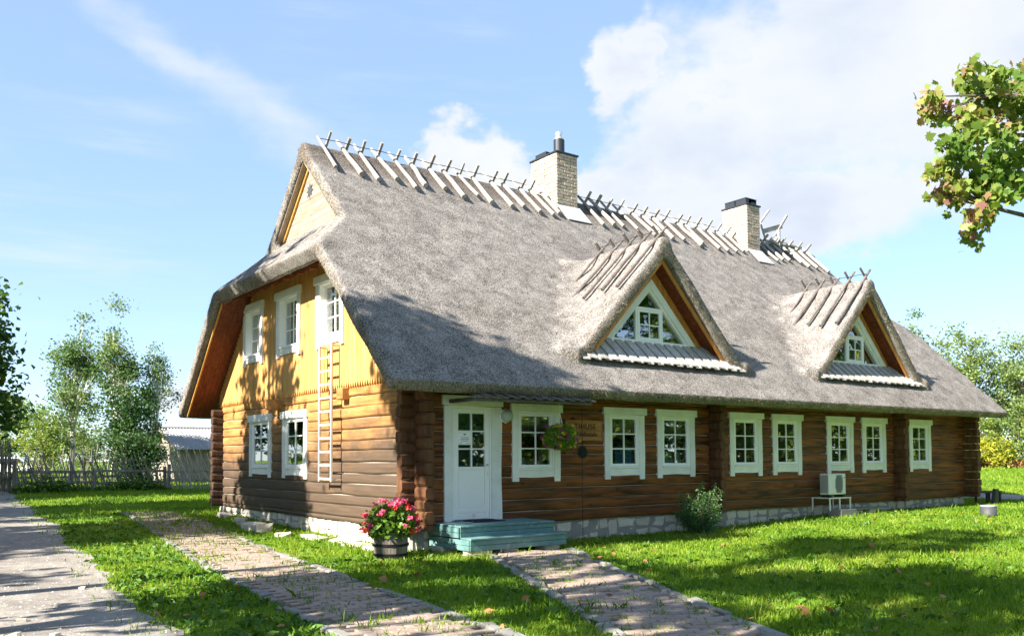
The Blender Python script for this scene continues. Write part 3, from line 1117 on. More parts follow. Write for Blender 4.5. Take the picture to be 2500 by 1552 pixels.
# ---- stone foundation
fnd = MB()
fnd.box((-.02, .05, -.2), (HL, .25, .405)); fnd.box((.03, .26, -.2), (.25, HW, .40))
fnd.box((-.02, HW - .3, -.2), (HL, HW - .02, .40)); fnd.box((HL - .3, .25, -.2), (HL - .02, HW - .3, .4))
foundation = fnd.obj('foundation', M_mortar, house)
st_mesh = []
for k in range(10):
    mb = MB()
    mb.box((-.5, -.5, -.5), (.5, .5, .5), .12)
    me = mb.mesh('stone')
    for v in me.vertices:
        v.co.x += rnd.uniform(-.11, .09); v.co.z += rnd.uniform(-.13, .12); v.co.y += rnd.uniform(-.16, .10)
    me.materials.append(M_stone)
    st_mesh.append(me)
fr_ = random.Random(31)


def stones(a0, a1, place, ztop, zbot):
    a = a0
    while a < a1:
        w = fr_.uniform(.20, .55)
        zb = zbot(a)
        hh = ztop - zb
        nrow = 1 if (hh < .2 or fr_.random() < .18) else 2
        sp = fr_.uniform(.4, .6)
        for r in range(nrow):
            za = zb + hh * (0 if r == 0 else sp)
            zt = zb + hh * (sp if nrow == 2 and r == 0 else 1)
            ww = w - .035 if nrow == 1 else w * fr_.uniform(.82, .95)
            place(a + w / 2 + fr_.uniform(-.02, .02), (za + zt) / 2, ww, zt - za - .025)
        a += w


def place_f(x, z, w, h):
    o = link('stone', fr_.choice(st_mesh), None, foundation)
    o.location = (x, .085 + fr_.uniform(-.01, .015), z); o.scale = (w * .97, .09, h * fr_.uniform(.85, 1.05)); o.rotation_euler = (fr_.gauss(0, .06), fr_.gauss(0, .07), fr_.gauss(0, .04))


def place_g(y, z, w, h):
    o = link('stone', fr_.choice(st_mesh), None, foundation)
    o.location = (.045, y, z); o.scale = (w, .08, h); o.rotation_euler = (fr_.gauss(0, .03), 0, R(90))


stones(.0, HL, place_f, .395, lambda x: float(gh(x, -.1)) - .04)
stones(.4, HW, place_g, .385, lambda y: float(gh(0, y)) - .06)

# ---- windows: casing boards, sash bars and six panes each
class Face:
    """wall face: u along the wall, v up, w outward"""
    def __init__(s, kind, off=0.0):
        s.k, s.off = kind, off

    def pt(s, u, v, w):
        return (u, s.off - w, v) if s.k == 'front' else (s.off - w, u, v)

    def box(s, mb, u0, u1, v0, v1, w0, w1, c=.004):
        return mb.box(s.pt(u0, v0, w0), s.pt(u1, v1, w1), c)

    def poly(s, mb, pts, w0, w1):
        a = [s.pt(u, v, w0) for u, v in pts]
        t = Vector(s.pt(0, 0, w1)) - Vector(s.pt(0, 0, w0))
        return mb.prism(a, t)


FF, FG = Face('front'), Face('gable')
wr = random.Random(77)


def wavy_board(F, u0, u1, v0, v1, w0, w1, vert, amp, mat, parent, name='casing'):
    """board with slightly uneven natural edges"""
    n = 7
    pts = []
    if vert:
        ph = wr.uniform(0, 6)
        for i in range(n):
            v = v0 + (v1 - v0) * i / (n - 1)
            pts.append((u1 + amp * math.sin(ph + i * 1.3), v))
        for i in range(n):
            v = v1 + (v0 - v1) * i / (n - 1)
            pts.append((u0, v))
    else:
        ph = wr.uniform(0, 6)
        for i in range(n):
            u = u0 + (u1 - u0) * i / (n - 1)
            pts.append((u, v0 + amp * math.sin(ph + i * 1.1)))
        for i in range(n):
            u = u1 + (u0 - u1) * i / (n - 1)
            pts.append((u, v1))
    mb = MB()
    F.poly(mb, pts, w0, w1)
    return fix_normals(mb.obj(name, mat, parent))


def sash_unit(F, parent, u0, u1, v0, v1, w, cols=2, rows=3, fr=.055, bar=.026):
    mb = MB()
    F.box(mb, u0, u0 + fr, v0, v1, w - .04, w); F.box(mb, u1 - fr, u1, v0, v1, w - .04, w)
    F.box(mb, u0 + fr, u1 - fr, v0, v0 + fr * 1.1, w - .04, w - .001); F.box(mb, u0 + fr, u1 - fr, v1 - fr, v1, w - .04, w - .001)
    mb.obj('sash', M_white2, parent)
    mu = MB()
    iu0, iu1, iv0, iv1 = u0 + fr, u1 - fr, v0 + fr * 1.1, v1 - fr
    cw, ch = (iu1 - iu0) / cols, (iv1 - iv0) / rows
    for c in range(1, cols): F.box(mu, iu0 + c * cw - bar / 2, iu0 + c * cw + bar / 2, iv0, iv1, w - .034, w - .004)
    for r in range(1, rows):
        for c in range(cols):
            a = iu0 + c * cw + (bar / 2 if c else 0); b = iu0 + (c + 1) * cw - (bar / 2 if c < cols - 1 else 0)
            F.box(mu, a, b, iv0 + r * ch - bar / 2, iv0 + r * ch + bar / 2, w - .034, w - .006)
    mu.obj('glazing_bar', M_white2, parent)
    for c in range(cols):
        for r in range(rows):
            g = MB()
            F.box(g, iu0 + c * cw + .01, iu0 + (c + 1) * cw - .01, iv0 + r * ch + .01, iv0 + (r + 1) * ch - .01, w - .024, w - .020, 0)
            o = g.obj('pane', M_glass, parent)
            # each pane sits a hair out of true, as glass does
            ctr = Vector(F.pt(iu0 + (c + .5) * cw, iv0 + (r + .5) * ch, w - .022))
            rot = Matrix.Rotation(wr.gauss(0, .006), 4, 'X') @ Matrix.Rotation(wr.gauss(0, .006), 4, 'Z')
            o.data.transform(Matrix.Translation(ctr) @ rot @ Matrix.Translation(-ctr))


def make_window(F, l, r, zt, zb, casing=.15, head=.15, sill=.20, proud=.055, recess=.03, hx=.045, name='window', deep=.0):
    """l, r outer edges of casing; zt top of the head board; zb foot of the side boards"""
    win = empty(name)
    win.parent = house
    hb = zt - head
    wavy_board(F, l - hx, r + hx, hb, zt, -.01, proud + .03, False, .006, M_white, win)
    sgn = wr.choice((-1, 1))
    wavy_board(F, l, l + casing, zb, hb - .003, -.01, proud, True, .006, M_white, win)
    wavy_board(F, r - casing, r, zb + wr.uniform(-.015, .02), hb - .003, -.01, proud - .003, True, .006, M_white, win)
    ob = zb + sill + .03                       # bottom of the opening
    wavy_board(F, l + casing + .003, r - casing - .003, zb + .075, ob, -.01, proud - .012, False, .006, M_white, win)
    ol, orr = l + casing, r - casing
    jm = MB()
    j = .03
    F.box(jm, ol, ol + j, ob, hb, -.15, proud - .02, .003); F.box(jm, orr - j, orr, ob, hb, -.15, proud - .02, .003)
    F.box(jm, ol + j, orr - j, hb - j, hb, -.15, proud - .021, .003)
    F.box(jm, ol + j, orr - j, ob, ob + .03, -.15, proud + .012, .003)
    jm.obj('frame', M_white2, win)
    sash_unit(F, win, ol + j + .004, orr - j - .004, ob + .034, hb - j - .004, proud - recess - deep)
    return win


for (l, r) in WIN_F:
    make_window(FF, l, r, 2.705, 1.20)
for (l, r) in GW_LOW:
    make_window(FG, l, r, 2.76, 1.215, casing=.17, head=.17)
FGC = Face('gable', -.075)
for (l, r) in GW_UP:
    make_window(FGC, l, r, 5.56, 4.00, casing=.16, head=.17, proud=.05, deep=.11)

# ---- front door
door = empty('door')
door.parent = house
dl, dr = DOOR_X
wavy_board(FF, dl - .05, dr + .02, 2.62, 2.81, -.01, .09, False, .008, M_white, door)
wavy_board(FF, dl, dl + .19, .50, 2.617, -.01, .06, True, .006, M_white, door)
wavy_board(FF, dr - .23, dr, .50, 2.617, -.01, .058, True, .012, M_white, door)
jb = MB()
FF.box(jb, dl + .19, dl + .225, .5, 2.617, -.14, .04); FF.box(jb, dr - .265, dr - .23, .5, 2.617, -.14, .04); FF.box(jb, dl + .225, dr - .265, 2.58, 2.617, -.14, .039)
jb.obj('frame', M_white2, door)
lx0, lx1 = dl + .229, dr - .269
lz0, lz1 = .53, 2.577
w_ = .025
lf = MB()
st = .095
pz = 1.50                                     # foot of the glazing
FF.box(lf, lx0, lx0 + st, lz0, lz1, w_ - .05, w_); FF.box(lf, lx1 - st, lx1, lz0, lz1, w_ - .05, w_)
for a, b in ((lz0, .63), (.645, .72), (1.44, pz), (lz1 - .09, lz1)): FF.box(lf, lx0 + st, lx1 - st, a, b, w_ - .05, w_ - .002)
FF.box(lf, lx0 + st, lx1 - st, .628, .648, w_ - .05, w_ - .014)
FF.box(lf, lx0 + st, lx1 - st, .715, 1.445, w_ - .05, w_ - .02)
n_ = 1
for i in range(n_):
    a = lx0 + st + .012 + (lx1 - lx0 - 2 * st - .024) * i / n_
    FF.box(lf, a + .002, a + (lx1 - lx0 - 2 * st - .024) / n_ - .002, .735, 1.425, w_ - .03, w_ - .008, .003)
leaf = lf.obj('door_leaf', M_white2, door)
gb2 = MB()
mx = (lx0 + lx1) / 2
gz0, gz1 = pz, lz1 - .09
FF.box(gb2, mx - .014, mx + .014, gz0, gz1, w_ - .04, w_ - .003)
for r in (1, 2):
    zz = gz0 + (gz1 - gz0) * r / 3
    FF.box(gb2, lx0 + st, mx - .014, zz - .013, zz + .013, w_ - .04, w_ - .005); FF.box(gb2, mx + .014, lx1 - st, zz - .013, zz + .013, w_ - .04, w_ - .005)
gb2.obj('glazing_bar', M_white2, door)
for c in range(2):
    for r in range(3):
        g = MB()
        ua, ub = (lx0 + st, mx - .01) if c == 0 else (mx + .01, lx1 - st)
        FF.box(g, ua, ub, gz0 + (gz1 - gz0) * r / 3 + .008, gz0 + (gz1 - gz0) * (r + 1) / 3 - .008, w_ - .028, w_ - .024, 0)
        g.obj('pane', M_glass, door)
hd = MB()
hx_ = lx1 - .045
hd.tube([(hx_, -w_, 1.535), (hx_, -w_ - .05, 1.535), (hx_ - .02, -w_ - .055, 1.537), (hx_ - .115, -w_ - .055, 1.54)], .010, 8)
hd.lathe([(.022, 0), (.022, .008)], 12)
for i in range(len(hd.v) - 24, len(hd.v)):
    x, y, z = hd.v[i]; hd.v[i] = (hx_ + x, -w_ - z, 1.535 + y)
hd.obj('door_handle', M_steel, door, True)
kh = MB()
kh.box((hx_ - .014, -w_ - .008, 1.32), (hx_ + .014, -w_ + .001, 1.41), .003)
kh.tube([(mx + .03 + .028 * math.cos(a * math.pi / 5), -w_ - .014, .60 + .028 * math.sin(a * math.pi / 5)) for a in range(11)], .005, 6)
kh.obj('lock_plate', M_steel, door)
hg = MB()
for z in (.70, 1.50): hg.tube([(lx0 - .004, -w_ - .006, z), (lx0 - .004, -w_ - .006, z + .12)], .008, 8)
hg.obj('hinge', M_steel, door)
dk = MB(); dk.box((dl + .19, .12, .5), (dr - .23, .14, 2.617)); 
dk.box((dl + .15, -.06, .47), (dr - .2, .14, .522)); dk.obj('threshold', M_teal, door)
nt_ = MB(); FF.box(nt_, lx0 + .065, lx0 + .40, 1.905, 2.155, w_ + .001, w_ + .003, 0)
notice = tag(nt_.obj('paper_notice', plain('paper', (.82, .83, .85), .8, 0, .03)), 'white paper notice taped inside the upper left panes of the door', 'notice')
pr = MB()
for k, (a, b) in enumerate(((.15, .32), (.14, .33), (.15, .32))): FF.box(pr, lx0 + a, lx0 + b, 2.035 - k * .03, 2.043 - k * .03, w_ + .0035, w_ + .0045, 0)
FF.box(pr, lx0 + .10, lx0 + .17, 1.925, 1.931, w_ + .0035, w_ + .0045, 0); FF.box(pr, lx0 + .26, lx0 + .36, 1.925, 1.931, w_ + .0035, w_ + .0045, 0)
FF.poly(pr, [(lx0 + .21, 2.085), (lx0 + .24, 2.08), (lx0 + .262, 2.11), (lx0 + .24, 2.112), (lx0 + .222, 2.105), (lx0 + .205, 2.11)], w_ + .0035, w_ + .0045)
pr.obj('printed_text', plain('ink', (.10, .11, .14), .9), notice)

# ---- yellow board cladding with saw-tooth feet
cback = MB()
cl_z = lambda y: min(6.15, zroof(y) - .47)
hy = [(l + .13, r - .13) for l, r in GW_UP]
CW = .104
cr = random.Random(13)


def clad_back(y0, y1, za, zb):
    if zb - za > .02: cback.box((-.05, y0, za), (.04, y1, zb))


bo = []
y = .22
while y < HW - .05:
    bo.append((y, min(y + CW, HW + .02))); y += CW
for (a, b) in bo:
    c = (a + b) / 2
    top = min(cl_z(a), cl_z(b))
    inw = [w for w in hy if w[0] < c < w[1]]
    segs = [(3.19, top)] if not inw else [(3.19, 4.24), (5.40, top)]
    for (za, zb) in segs: clad_back(a, b, za, zb)
cladding = cback.obj('gable_cladding', M_clad, house)
for (a, b) in bo:
    c = (a + b) / 2
    top = min(cl_z(a), cl_z(b)) + .05
    inw = [w for w in hy if w[0] < c < w[1]]
    low_top = 4.22 if inw else top
    if low_top < 3.2: continue
    o_ = cr.uniform(0, .006)
    tip = 3.07 + cr.uniform(-.006, .006)
    pts = [(a + .003, 3.195), (c, tip), (b - .003, 3.195), (b - .003, low_top), (a + .003, low_top)]
    mb = MB()
    FG.poly(mb, pts, .048, .078 + o_)
    fix_normals(mb.obj('cladding_board', M_clad, cladding))
    if inw:
        mb = MB(); FG.box(mb, a + .003, b - .003, 5.40, top, .048, .078 + o_, .003)
        mb.obj('cladding_board', M_clad, cladding)

# ---- boarded soffits, verge boards and rafter ends of the gable
sof = random.Random(3)
for side in (0, 1):
    f = (lambda y: y) if side == 0 else (lambda y: HW - y)
    U = lambda x, y, d=.0: (x, f(y), EZ + SL * (y + OV) - .27 / NRM.z - .04 - d)
    for k in range(6):
        xa = -.73 + k * .115
        mb = MB()
        poly = [U(xa, -.62), U(xa + .110, -.62), U(xa + .110, 2.55), U(xa, 2.55)]
        mb.prism(poly, (0, 0, -.02 - .004 * (k % 2)))
        fix_normals(mb.obj('soffit_board', M_soffit, house))
    mb = MB()
    mb.prism([U(-.775, -.60), U(-.735, -.60), U(-.735, 2.2), U(-.775, 2.2)], (0, 0, -.055))
    fix_normals(mb.obj('verge_board', M_barge, house))
hz = EZ + SL * (2.02 + OV)
hs = (EZ + SL * (2.98 + OV) - hz) / 1.0
H = lambda x, y, d=0: (x, y, hz + hs * (x + OV) - .33 * math.sqrt(1 + hs * hs) - .03 - d)
for k in range(6):
    xa = -.62 + k * .108
    mb = MB()
    mb.prism([H(xa, 2.75), H(xa + .11, 2.75), H(xa + .11, 7.75), H(xa, 7.75)], (0, 0, -.02 - .004 * (k % 2)))
    fix_normals(mb.obj('soffit_board', M_soffit, house))
mb = MB(); mb.prism([H(-.65, 2.65), H(-.61, 2.65), H(-.61, 7.85), H(-.65, 7.85)], (0, 0, -.04)); fix_normals(mb.obj('verge_board', M_soffit, house))
for y in (2.85, 3.3, 3.9, 4.65, 5.4, 6.15, 6.9, 7.5):
    mb = MB()
    pts = [H(-.62, y), H(-.02, y), H(-.02, y, .26), H(-.20, y, .25), H(-.34, y, .20), H(-.44, y, .20), H(-.55, y, .12)]
    mb.prism(pts, (0, .09, 0))
    fix_normals(mb.obj('rafter_end', M_soffit, house))

# ---- gablet with its star-shaped opening
XG = .27
gz = lambda y: zroof(y) - .27 / NRM.z - .03
gab = MB()
gab.prism([(XG + .03, 3.2, 6.5), (XG + .03, HW - 3.2, 6.5), (XG + .03, HW / 2, gz(HW / 2))], (.03, 0, 0))
gablet = gab.obj('gablet', M_dark, house)
z = 6.70
star_c = (5.25, 7.83)
while z < gz(HW / 2) - .05:
    z1 = z + .135
    def ylim(zz): return (zz + .36 / NRM.z - EZ - .03) / SL - OV
    ya, yb = max(3.3, ylim(z)), max(3.3, ylim(min(z1, gz(HW / 2))))
    if HW / 2 - ya > .05:
        mb = MB()
        o_ = sof.uniform(0, .006)
        poly = [(XG - o_, ya, z + .003), (XG - o_, HW - ya, z + .003), (XG - o_, HW - yb, z1 - .003), (XG - o_, yb, z1 - .003)]
        mb.prism(poly, (.028 + o_, 0, 0))
        fix_normals(mb.obj('board', M_gablet, gablet))
    z = z1
mb = MB()
sp = []
for k in range(16):
    a = math.pi * k / 8
    rr = .20 if k % 2 == 0 else .09
    sp.append((XG - .010, star_c[0] + rr * math.sin(a), star_c[1] + rr * math.cos(a)))
mb.prism(sp, (-.006, 0, 0))
fix_normals(mb.obj('star_opening', plain('star_dark', (.05, .055, .07), .6), gablet))
for s in (-1, 1):
    mb = MB()
    f = (lambda y: y) if s < 0 else (lambda y: HW - y)
    ya, yb = 3.72, 5.25
    a = (XG - .05, f(ya), gz(ya) - .02); b = (XG - .05, f(yb) , gz(yb) - .02)
    mb.prism([a, b, (XG - .05, f(yb), gz(yb) - .17), (XG - .05, f(ya), gz(ya) - .17)], (.045, 0, 0))
    fix_normals(mb.obj('bargeboard', M_barge, gablet))
    for k in range(2):
        mb = MB()
        xk = .10 + k * .07
        mb.prism([(xk, f(ya - .1), gz(ya - .1) - .012), (xk + .066, f(ya - .1), gz(ya - .1) - .012), (xk + .066, f(yb), gz(yb) - .012), (xk, f(yb), gz(yb) - .012)], (0, 0, -.02))
        fix_normals(mb.obj('soffit_board', M_gablet, gablet))

# ---- dormers: boarded gable, triangular window, tin-grey apron
for cx in DORMERS:
    dw = MB()
    YW = .25
    zi, sl = 6.05, 1.055
    dz = lambda u: zi - abs(u) * sl
    def clip_poly(u0, u1, zb):
        return [(u0, zb), (u1, zb), (u1, dz(u1))] + ([(0, zi)] if u0 < 0 < u1 else []) + [(u0, dz(u0))]
    # dark backing
    Fd = Face('front', YW)
    dw.prism([(cx - 2.0, YW + .35, 3.95), (cx + 2.0, YW + .35, 3.95), (cx, YW + .35, 6.0)], (0, .03, 0))
    wall = dw.obj('dormer_wall', M_dark, house)
    u = -1.95
    wa, wz = 1.36, 4.24                 # window half width and foot
    wsl = 1.40 / 1.40
    wt = lambda q: 5.60 - abs(q) * 1.0   # outer line of the window casing
    while u < 1.95:
        u1 = u + .098
        c = u + .049
        zt_ = dz(max(abs(u), abs(u1)))
        zb_ = max(4.0, wt(c) - .1) if abs(c) < 1.33 else 4.0
        if zt_ - zb_ > .04:
            mb = MB()
            ua, ub = u + .002, u1 - .002
            Fd.poly(mb, [(cx + ua, zb_), (cx + ub, zb_), (cx + ub, dz(ub) + .06), (cx + ua, dz(ua) + .06)], -.03, sof.uniform(0, .005))
            fix_normals(mb.obj('board', M_orange, wall))
        u = u1
    # window
    win = empty('dormer_window'); win.parent = house
    Fw = Face('front', YW)
    tw = .15
    k2 = math.sqrt(2)
    for s in (-1, 1):
        mb = MB()
        top, foot = 5.62, 4.20
        pts = [(cx, top), (cx + s * (top - foot), foot), (cx + s * (top - foot - tw * k2), foot), (cx, top - tw * k2)]
        Fw.poly(mb, pts, .0, .085)
        fix_normals(mb.obj('casing', M_white, win))
        mb = MB()
        a, b = top - tw * k2, foot + .0
        pts = [(cx, a), (cx + s * (a - b), b), (cx + s * (a - b - .05), b), (cx, a - .05)]
        Fw.poly(mb, pts, -.12, .03)
        fix_normals(mb.obj('frame', M_white2, win))
    inner_top = top - tw * k2 - .05
    mb = MB(); hwid = inner_top - foot
    Fw.box(mb, cx - hwid - .1, cx + hwid + .1, foot - .05, foot + .035, -.12, .06); mb.obj('sill', M_white2, win)
    su = (-.36, .36); sz = (4.245, 4.93)
    mb = MB()
    Fw.box(mb, cx - (inner_top - 4.93), cx + (inner_top - 4.93), 4.935, 4.985, -.06, .01); Fw.box(mb, cx - .42, cx - .37, 4.235, 4.935, -.06, .011); Fw.box(mb, cx + .37, cx + .42, 4.235, 4.935, -.06, .011)
    mb.obj('mullion', M_white2, win)
    sash_unit(Fw, win, cx - .365, cx + .365, 4.245, 4.93, .02, 2, 2, .06, .026)
    for pts in ([(cx - (inner_top - 4.235), 4.235), (cx - .42, 4.235), (cx - .42, inner_top - .42)],
                [(cx + .42, 4.235), (cx + (inner_top - 4.235), 4.235), (cx + .42, inner_top - .42)],
                [(cx - (inner_top - 4.985), 4.985), (cx + (inner_top - 4.985), 4.985), (cx, inner_top)]):
        mb = MB()
        Fw.poly(mb, pts, -.034, -.030)
        fix_normals(mb.obj('pane', M_glass, win))
    # lining of the verge, the lit edge board and side soffits
    for s in (-1, 1):
        for k in range(4):
            ya = -.12 + k * .105
            mb = MB()
            P = lambda q, yy, d=0: (cx + s * q, yy, zi - q * sl - .02 - d)
            mb.prism([P(0, ya), P(0, ya + .10), P(2.08, ya + .10), P(2.08, ya)], (0, 0, -.022 - .004 * (k % 2)))
            fix_normals(mb.obj('soffit_board', M_soffit, wall))
        mb = MB()
        mb.prism([P(0, -.17), P(2.2, -.17), P(2.2, -.17, .12), P(0, -.17, .12)], (0, .035, 0))
        fix_normals(mb.obj('verge_board', M_orange, wall))
    # apron of overlapping boards
    ap = empty('dormer_apron'); ap.parent = house
    ar_ = random.Random(int(cx))
    x = cx - 2.48
    i = 0
    A = lambda x_, t, lift: (x_, .22 * (1 - t) - .36 * t, (4.19) * (1 - t) + 3.66 * t + lift)
    while x < cx + 2.44:
        w = .165 if i % 2 == 0 else .155
        over = 0.0 if i % 2 == 0 else .035
        x1 = x + w + (.05 if i % 2 else .02)
        t0 = max(0, min(.92, (abs(x + w / 2 - cx) - 1.72) / .76))
        mb = MB()
        e = ar_.uniform(-.015, .02)
        poly = [A(x, t0, over), A(x1, t0, over), A(x1, 1 + e, over + .01), A(x, 1 + e, over + .01)]
        mb.prism(poly, (0, -.012, -.03))
        fix_normals(mb.obj('apron_board', M_grey, ap))
        x += w * .94; i += 1

# ---- ridge poles, crossing in pairs
pk = random.Random(42)


def pole(p, q, r, mat=None):
    g = pk
    n = 5
    pts = []
    p, q = Vector(p), Vector(q)
    for i in range(n):
        t = i / (n - 1)
        m = p * (1 - t) + q * t
        k = 0 if i in (0, n - 1) else .007
        pts.append(m + Vector((g.gauss(0, k), g.gauss(0, k), g.gauss(0, k))))
    rr = [r * (.72 + .28 * i / (n - 1)) for i in range(n)]
    mb = MB().tube(pts, rr, 8)
    return mb.obj('ridge_pole', mat or M_pole, house, False)


x = .52
ym = HW / 2
i = 0
while x < 19.2:
    skip = 7.05 < x < 8.15 or 14.95 < x < 15.9
    xx = x + pk.uniform(-.05, .05)
    r = pk.uniform(.044, .066)
    cx_z = RZ + .10
    down = Vector((0, -1, -SL)).normalized()
    upv = Vector((0, 1, SL)).normalized()
    L1 = pk.uniform(1.0, 1.28)
    if not skip:
        lift = .06
        top = Vector((xx, ym + .20, cx_z + .21))
        foot = Vector((xx + pk.uniform(-.08, .16), ym - .80 * L1, RZ - SL * .80 * L1 + .13))
        pole(top, foot, r)
        xb = xx + .125
        topb = Vector((xb + pk.uniform(-.03, .05), ym - .19, cx_z + .23 + pk.uniform(-.04, .05)))
        footb = Vector((xb, ym + .80 * L1, RZ - SL * .80 * L1 + .12))
        pole(topb, footb, r * 1.02)
    elif x < 8.2 and False:
        pass
    else:
        # short poles beside the stacks still lie on the slope
        if abs(xx - 7.62) > .52 and abs(xx - 15.42) > .48:
            pole((xx, ym + .1, cx_z + .12), (xx, ym - .85, RZ - SL * .85 + .13), r)
    x += .462 + pk.uniform(-.05, .05) + (0.02 if x > 10 else 0)
    i += 1
wire = MB().tube([(.45 + k * .5, ym - .12, RZ + .16 + .02 * (k % 2)) for k in range(13)], .009, 5)
wire.obj('binding_wire', M_iron, house)
wire = MB().tube([(8.1 + k * .5, ym - .12, RZ + .16 + .02 * (k % 2)) for k in range(13)], .009, 5)
wire.obj('binding_wire', M_iron, house)
for cx in DORMERS:
    for k in range(5):
        yy = -.12 + k * .47
        for s in (-1, 1):
            L = 1.30 + pk.uniform(-.08, .1)
            tp = Vector((cx - s * .17, yy + (.06 if s > 0 else -.03), 6.47 + .28 + pk.uniform(-.04, .06)))
            ft = Vector((cx + s * 1.02 * L, yy + .05, 6.47 - 1.02 * L * 1.055 + .145))
            pole(tp, ft, pk.uniform(.036, .046), M_pole_dark)
    MB().tube([(cx - .06, -.2 + q * .25, 6.63 + .012 * (q % 2)) for q in range(9)], .008, 5).obj('binding_wire', M_iron, house)

# ---- chimneys, brick by brick
bm_ = []
for k in range(5):
    mb = MB(); mb.box((-.5, -.5, -.5), (.5, .5, .5), .07)
    me = mb.mesh('brick')
    for v in me.vertices:
        v.co.x += rnd.uniform(-.02, .02); v.co.y += rnd.uniform(-.05, .03); v.co.z += rnd.uniform(-.04, .04)
    me.materials.append(M_brick)
    bm_.append(me)


def chimney(x0, x1, y0, y1, zb, zt, seed, pipe):
    g = random.Random(seed)
    core = MB(); core.box((x0 + .02, y0 + .02, zb - .6), (x1 - .02, y1 - .02, zt))
    ch = core.obj('chimney', M_bmort, house)
    rows_ = int(round((zt - zb) / .089))
    hr = (zt - zb) / rows_
    for r in range(rows_):
        zc = zb + (r + .5) * hr
        for (p0, p1, ax, fix) in ((x0, x1, 'x', y0), (y0, y1, 'y', x0), (y0, y1, 'z', x1)):
            # start alternates so that the joints break
            L = .25
            lo, hi = p0, p1
            if ax != 'x': lo, hi = p0 + .03, p1
            e = lo
            first = L * (.5 if (r + (ax != 'x')) % 2 else 1.0)
            while e < hi - .03:
                w = min(first, hi - e)
                if hi - (e + w) < .06: w = hi - e
                o = link('brick', g.choice(bm_), None, ch)
                c = e + w / 2
                dd = g.uniform(-.004, .006)
                if ax == 'x': o.location = (c, fix + .03 - dd, zc); o.scale = (w - .012, .07, hr - .013)
                else:
                    o.location = (fix + (.03 - dd if ax == 'y' else -.03 + dd), c, zc); o.rotation_euler = (0, 0, R(-90) if ax == 'y' else R(90)); o.scale = (w - .012, .07, hr - .013)
                e += w; first = L
    cp = MB(); cp.box((x0 - .035, y0 - .035, zt), (x1 + .035, y1 + .035, zt + .05), .008); cp.obj('chimney_cap', M_black, ch)
    if pipe:
        c = ((x0 + x1) / 2 + .0, y0 + .34)
        MB().lathe([(.155, zt + .05), (.155, zt + .50)], 24, (*c, 0)).obj('flue_pipe', M_black, ch, False)
        MB().lathe([(.158, zt + .50), (.16, zt + .53), (.115, zt + .56), (.10, zt + .60), (.105, zt + .61), (.115, zt + .69), (.09, zt + .735), (.02, zt + .745)], 24, (*c, 0)).obj('flue_cowl', M_steel, ch, True)
        b = MB(); b.box((x0 + .12, y0 + .62, zt + .05), (x1 - .12, y1 - .05, zt + .23), .01); b.obj('vent_box', M_black, ch)
    else:
        for (a, b_) in ((y0 + .08, y0 + .50), (y0 + .54, y1 - .06)):
            q = MB()
            q.box((x0 + .06, a, zt + .05), (x0 + .09, b_, zt + .24)); q.box((x1 - .09, a, zt + .05), (x1 - .06, b_, zt + .24))
            q.box((x0 + .09, a, zt + .05), (x0 + .22, a + .03, zt + .24)); q.box((x0 + .34, a, zt + .05), (x1 - .09, a + .03, zt + .16))
            q.box((x0 + .05, a - .01, zt + .24), (x1 - .05, b_ + .01, zt + .26))
            q.obj('vent_box', M_black, ch)
    fl = MB()
    yb = y0
    Z = lambda yy: zroof(yy) + .05
    fl.prism([(x0 + .0, yb + .02, Z(yb) + .10), (x1 + .08, yb + .02, Z(yb) + .10), (x1 + .10, yb - .46, Z(yb - .46) + .02), (x0 + .02, yb - .46, Z(yb - .46) + .02)], (0, 0, -.02))
    fix_normals(fl.obj('flashing', M_zinc, ch))


chimney(7.25, 8.0, 4.8, 5.95, 8.10, 10.04, 1, True)
chimney(15.10, 15.76, 4.62, 5.62, 8.05, 9.87, 2, False)

# timber stork-nest frame behind the second stack
nf = empty('nest_frame'); nf.parent = house
for (p, q, w, h) in (((16.75, 5.05, 8.75), (16.55, 5.25, 9.72), .16, .04), ((16.58, 5.25, 9.62), (17.10, 5.25, 10.16), .07, .05), ((16.75, 5.25, 9.36), (17.85, 5.30, 9.72), .05, .16),
                     ((17.52, 5.25, 9.45), (18.08, 5.25, 10.12), .07, .07), ((17.45, 5.15, 8.72), (17.45, 5.15, 9.50), .13, .06), ((17.08, 5.3, 9.05), (17.46, 5.2, 9.42), .08, .05),
                     ((16.95, 5.05, 9.02), (17.55, 5.2, 8.95), .10, .10), ((16.9, 5.3, 8.95), (17.75, 5.1, 9.02), .10, .08), ((17.0, 5.5, 8.9), (17.6, 5.4, 8.84), .2, .10)):
    MB().bar(p, q, w, h, .006).obj('frame_timber', M_pole, nf)
MB().tube([(17.75, 5.3, 9.10), (18.80, 5.3, 9.07)], [.07, .08], 10).obj('frame_timber', M_pole, nf)

# ---- little board canopy tucked under the eave above the door
can = empty('door_canopy'); can.parent = house
x = .70; i = 0
M_can = wood('canopy_board', (.16, .15, .15), (.06, .055, .05), 1, .8, 1.2, .3)
while x < 3.38:
    over = .022 * (i % 2)
    mb = MB()
    mb.prism([(x, -.30, 2.915 + over), (x + .15, -.30, 2.915 + over), (x + .15, -.98 - .02 * (i % 2), 2.74 + over), (x, -.98 - .02 * (i % 2), 2.74 + over)], (0, 0, -.024))
    fix_normals(mb.obj('canopy_board', M_can, can))
    x += .13; i += 1
mb = MB(); mb.box((.66, -.90, 2.66), (3.42, -.86, 2.72), .005); mb.box((.66, -.855, 2.66), (.72, -.05, 2.73), .005); mb.obj('canopy_rail', M_can, can)

# ------------------------------------------------------------------ things around the house
def thing(name, loc, label, cat, group=None, rz=0):
    return empty(name, loc, rz, label, cat, group)


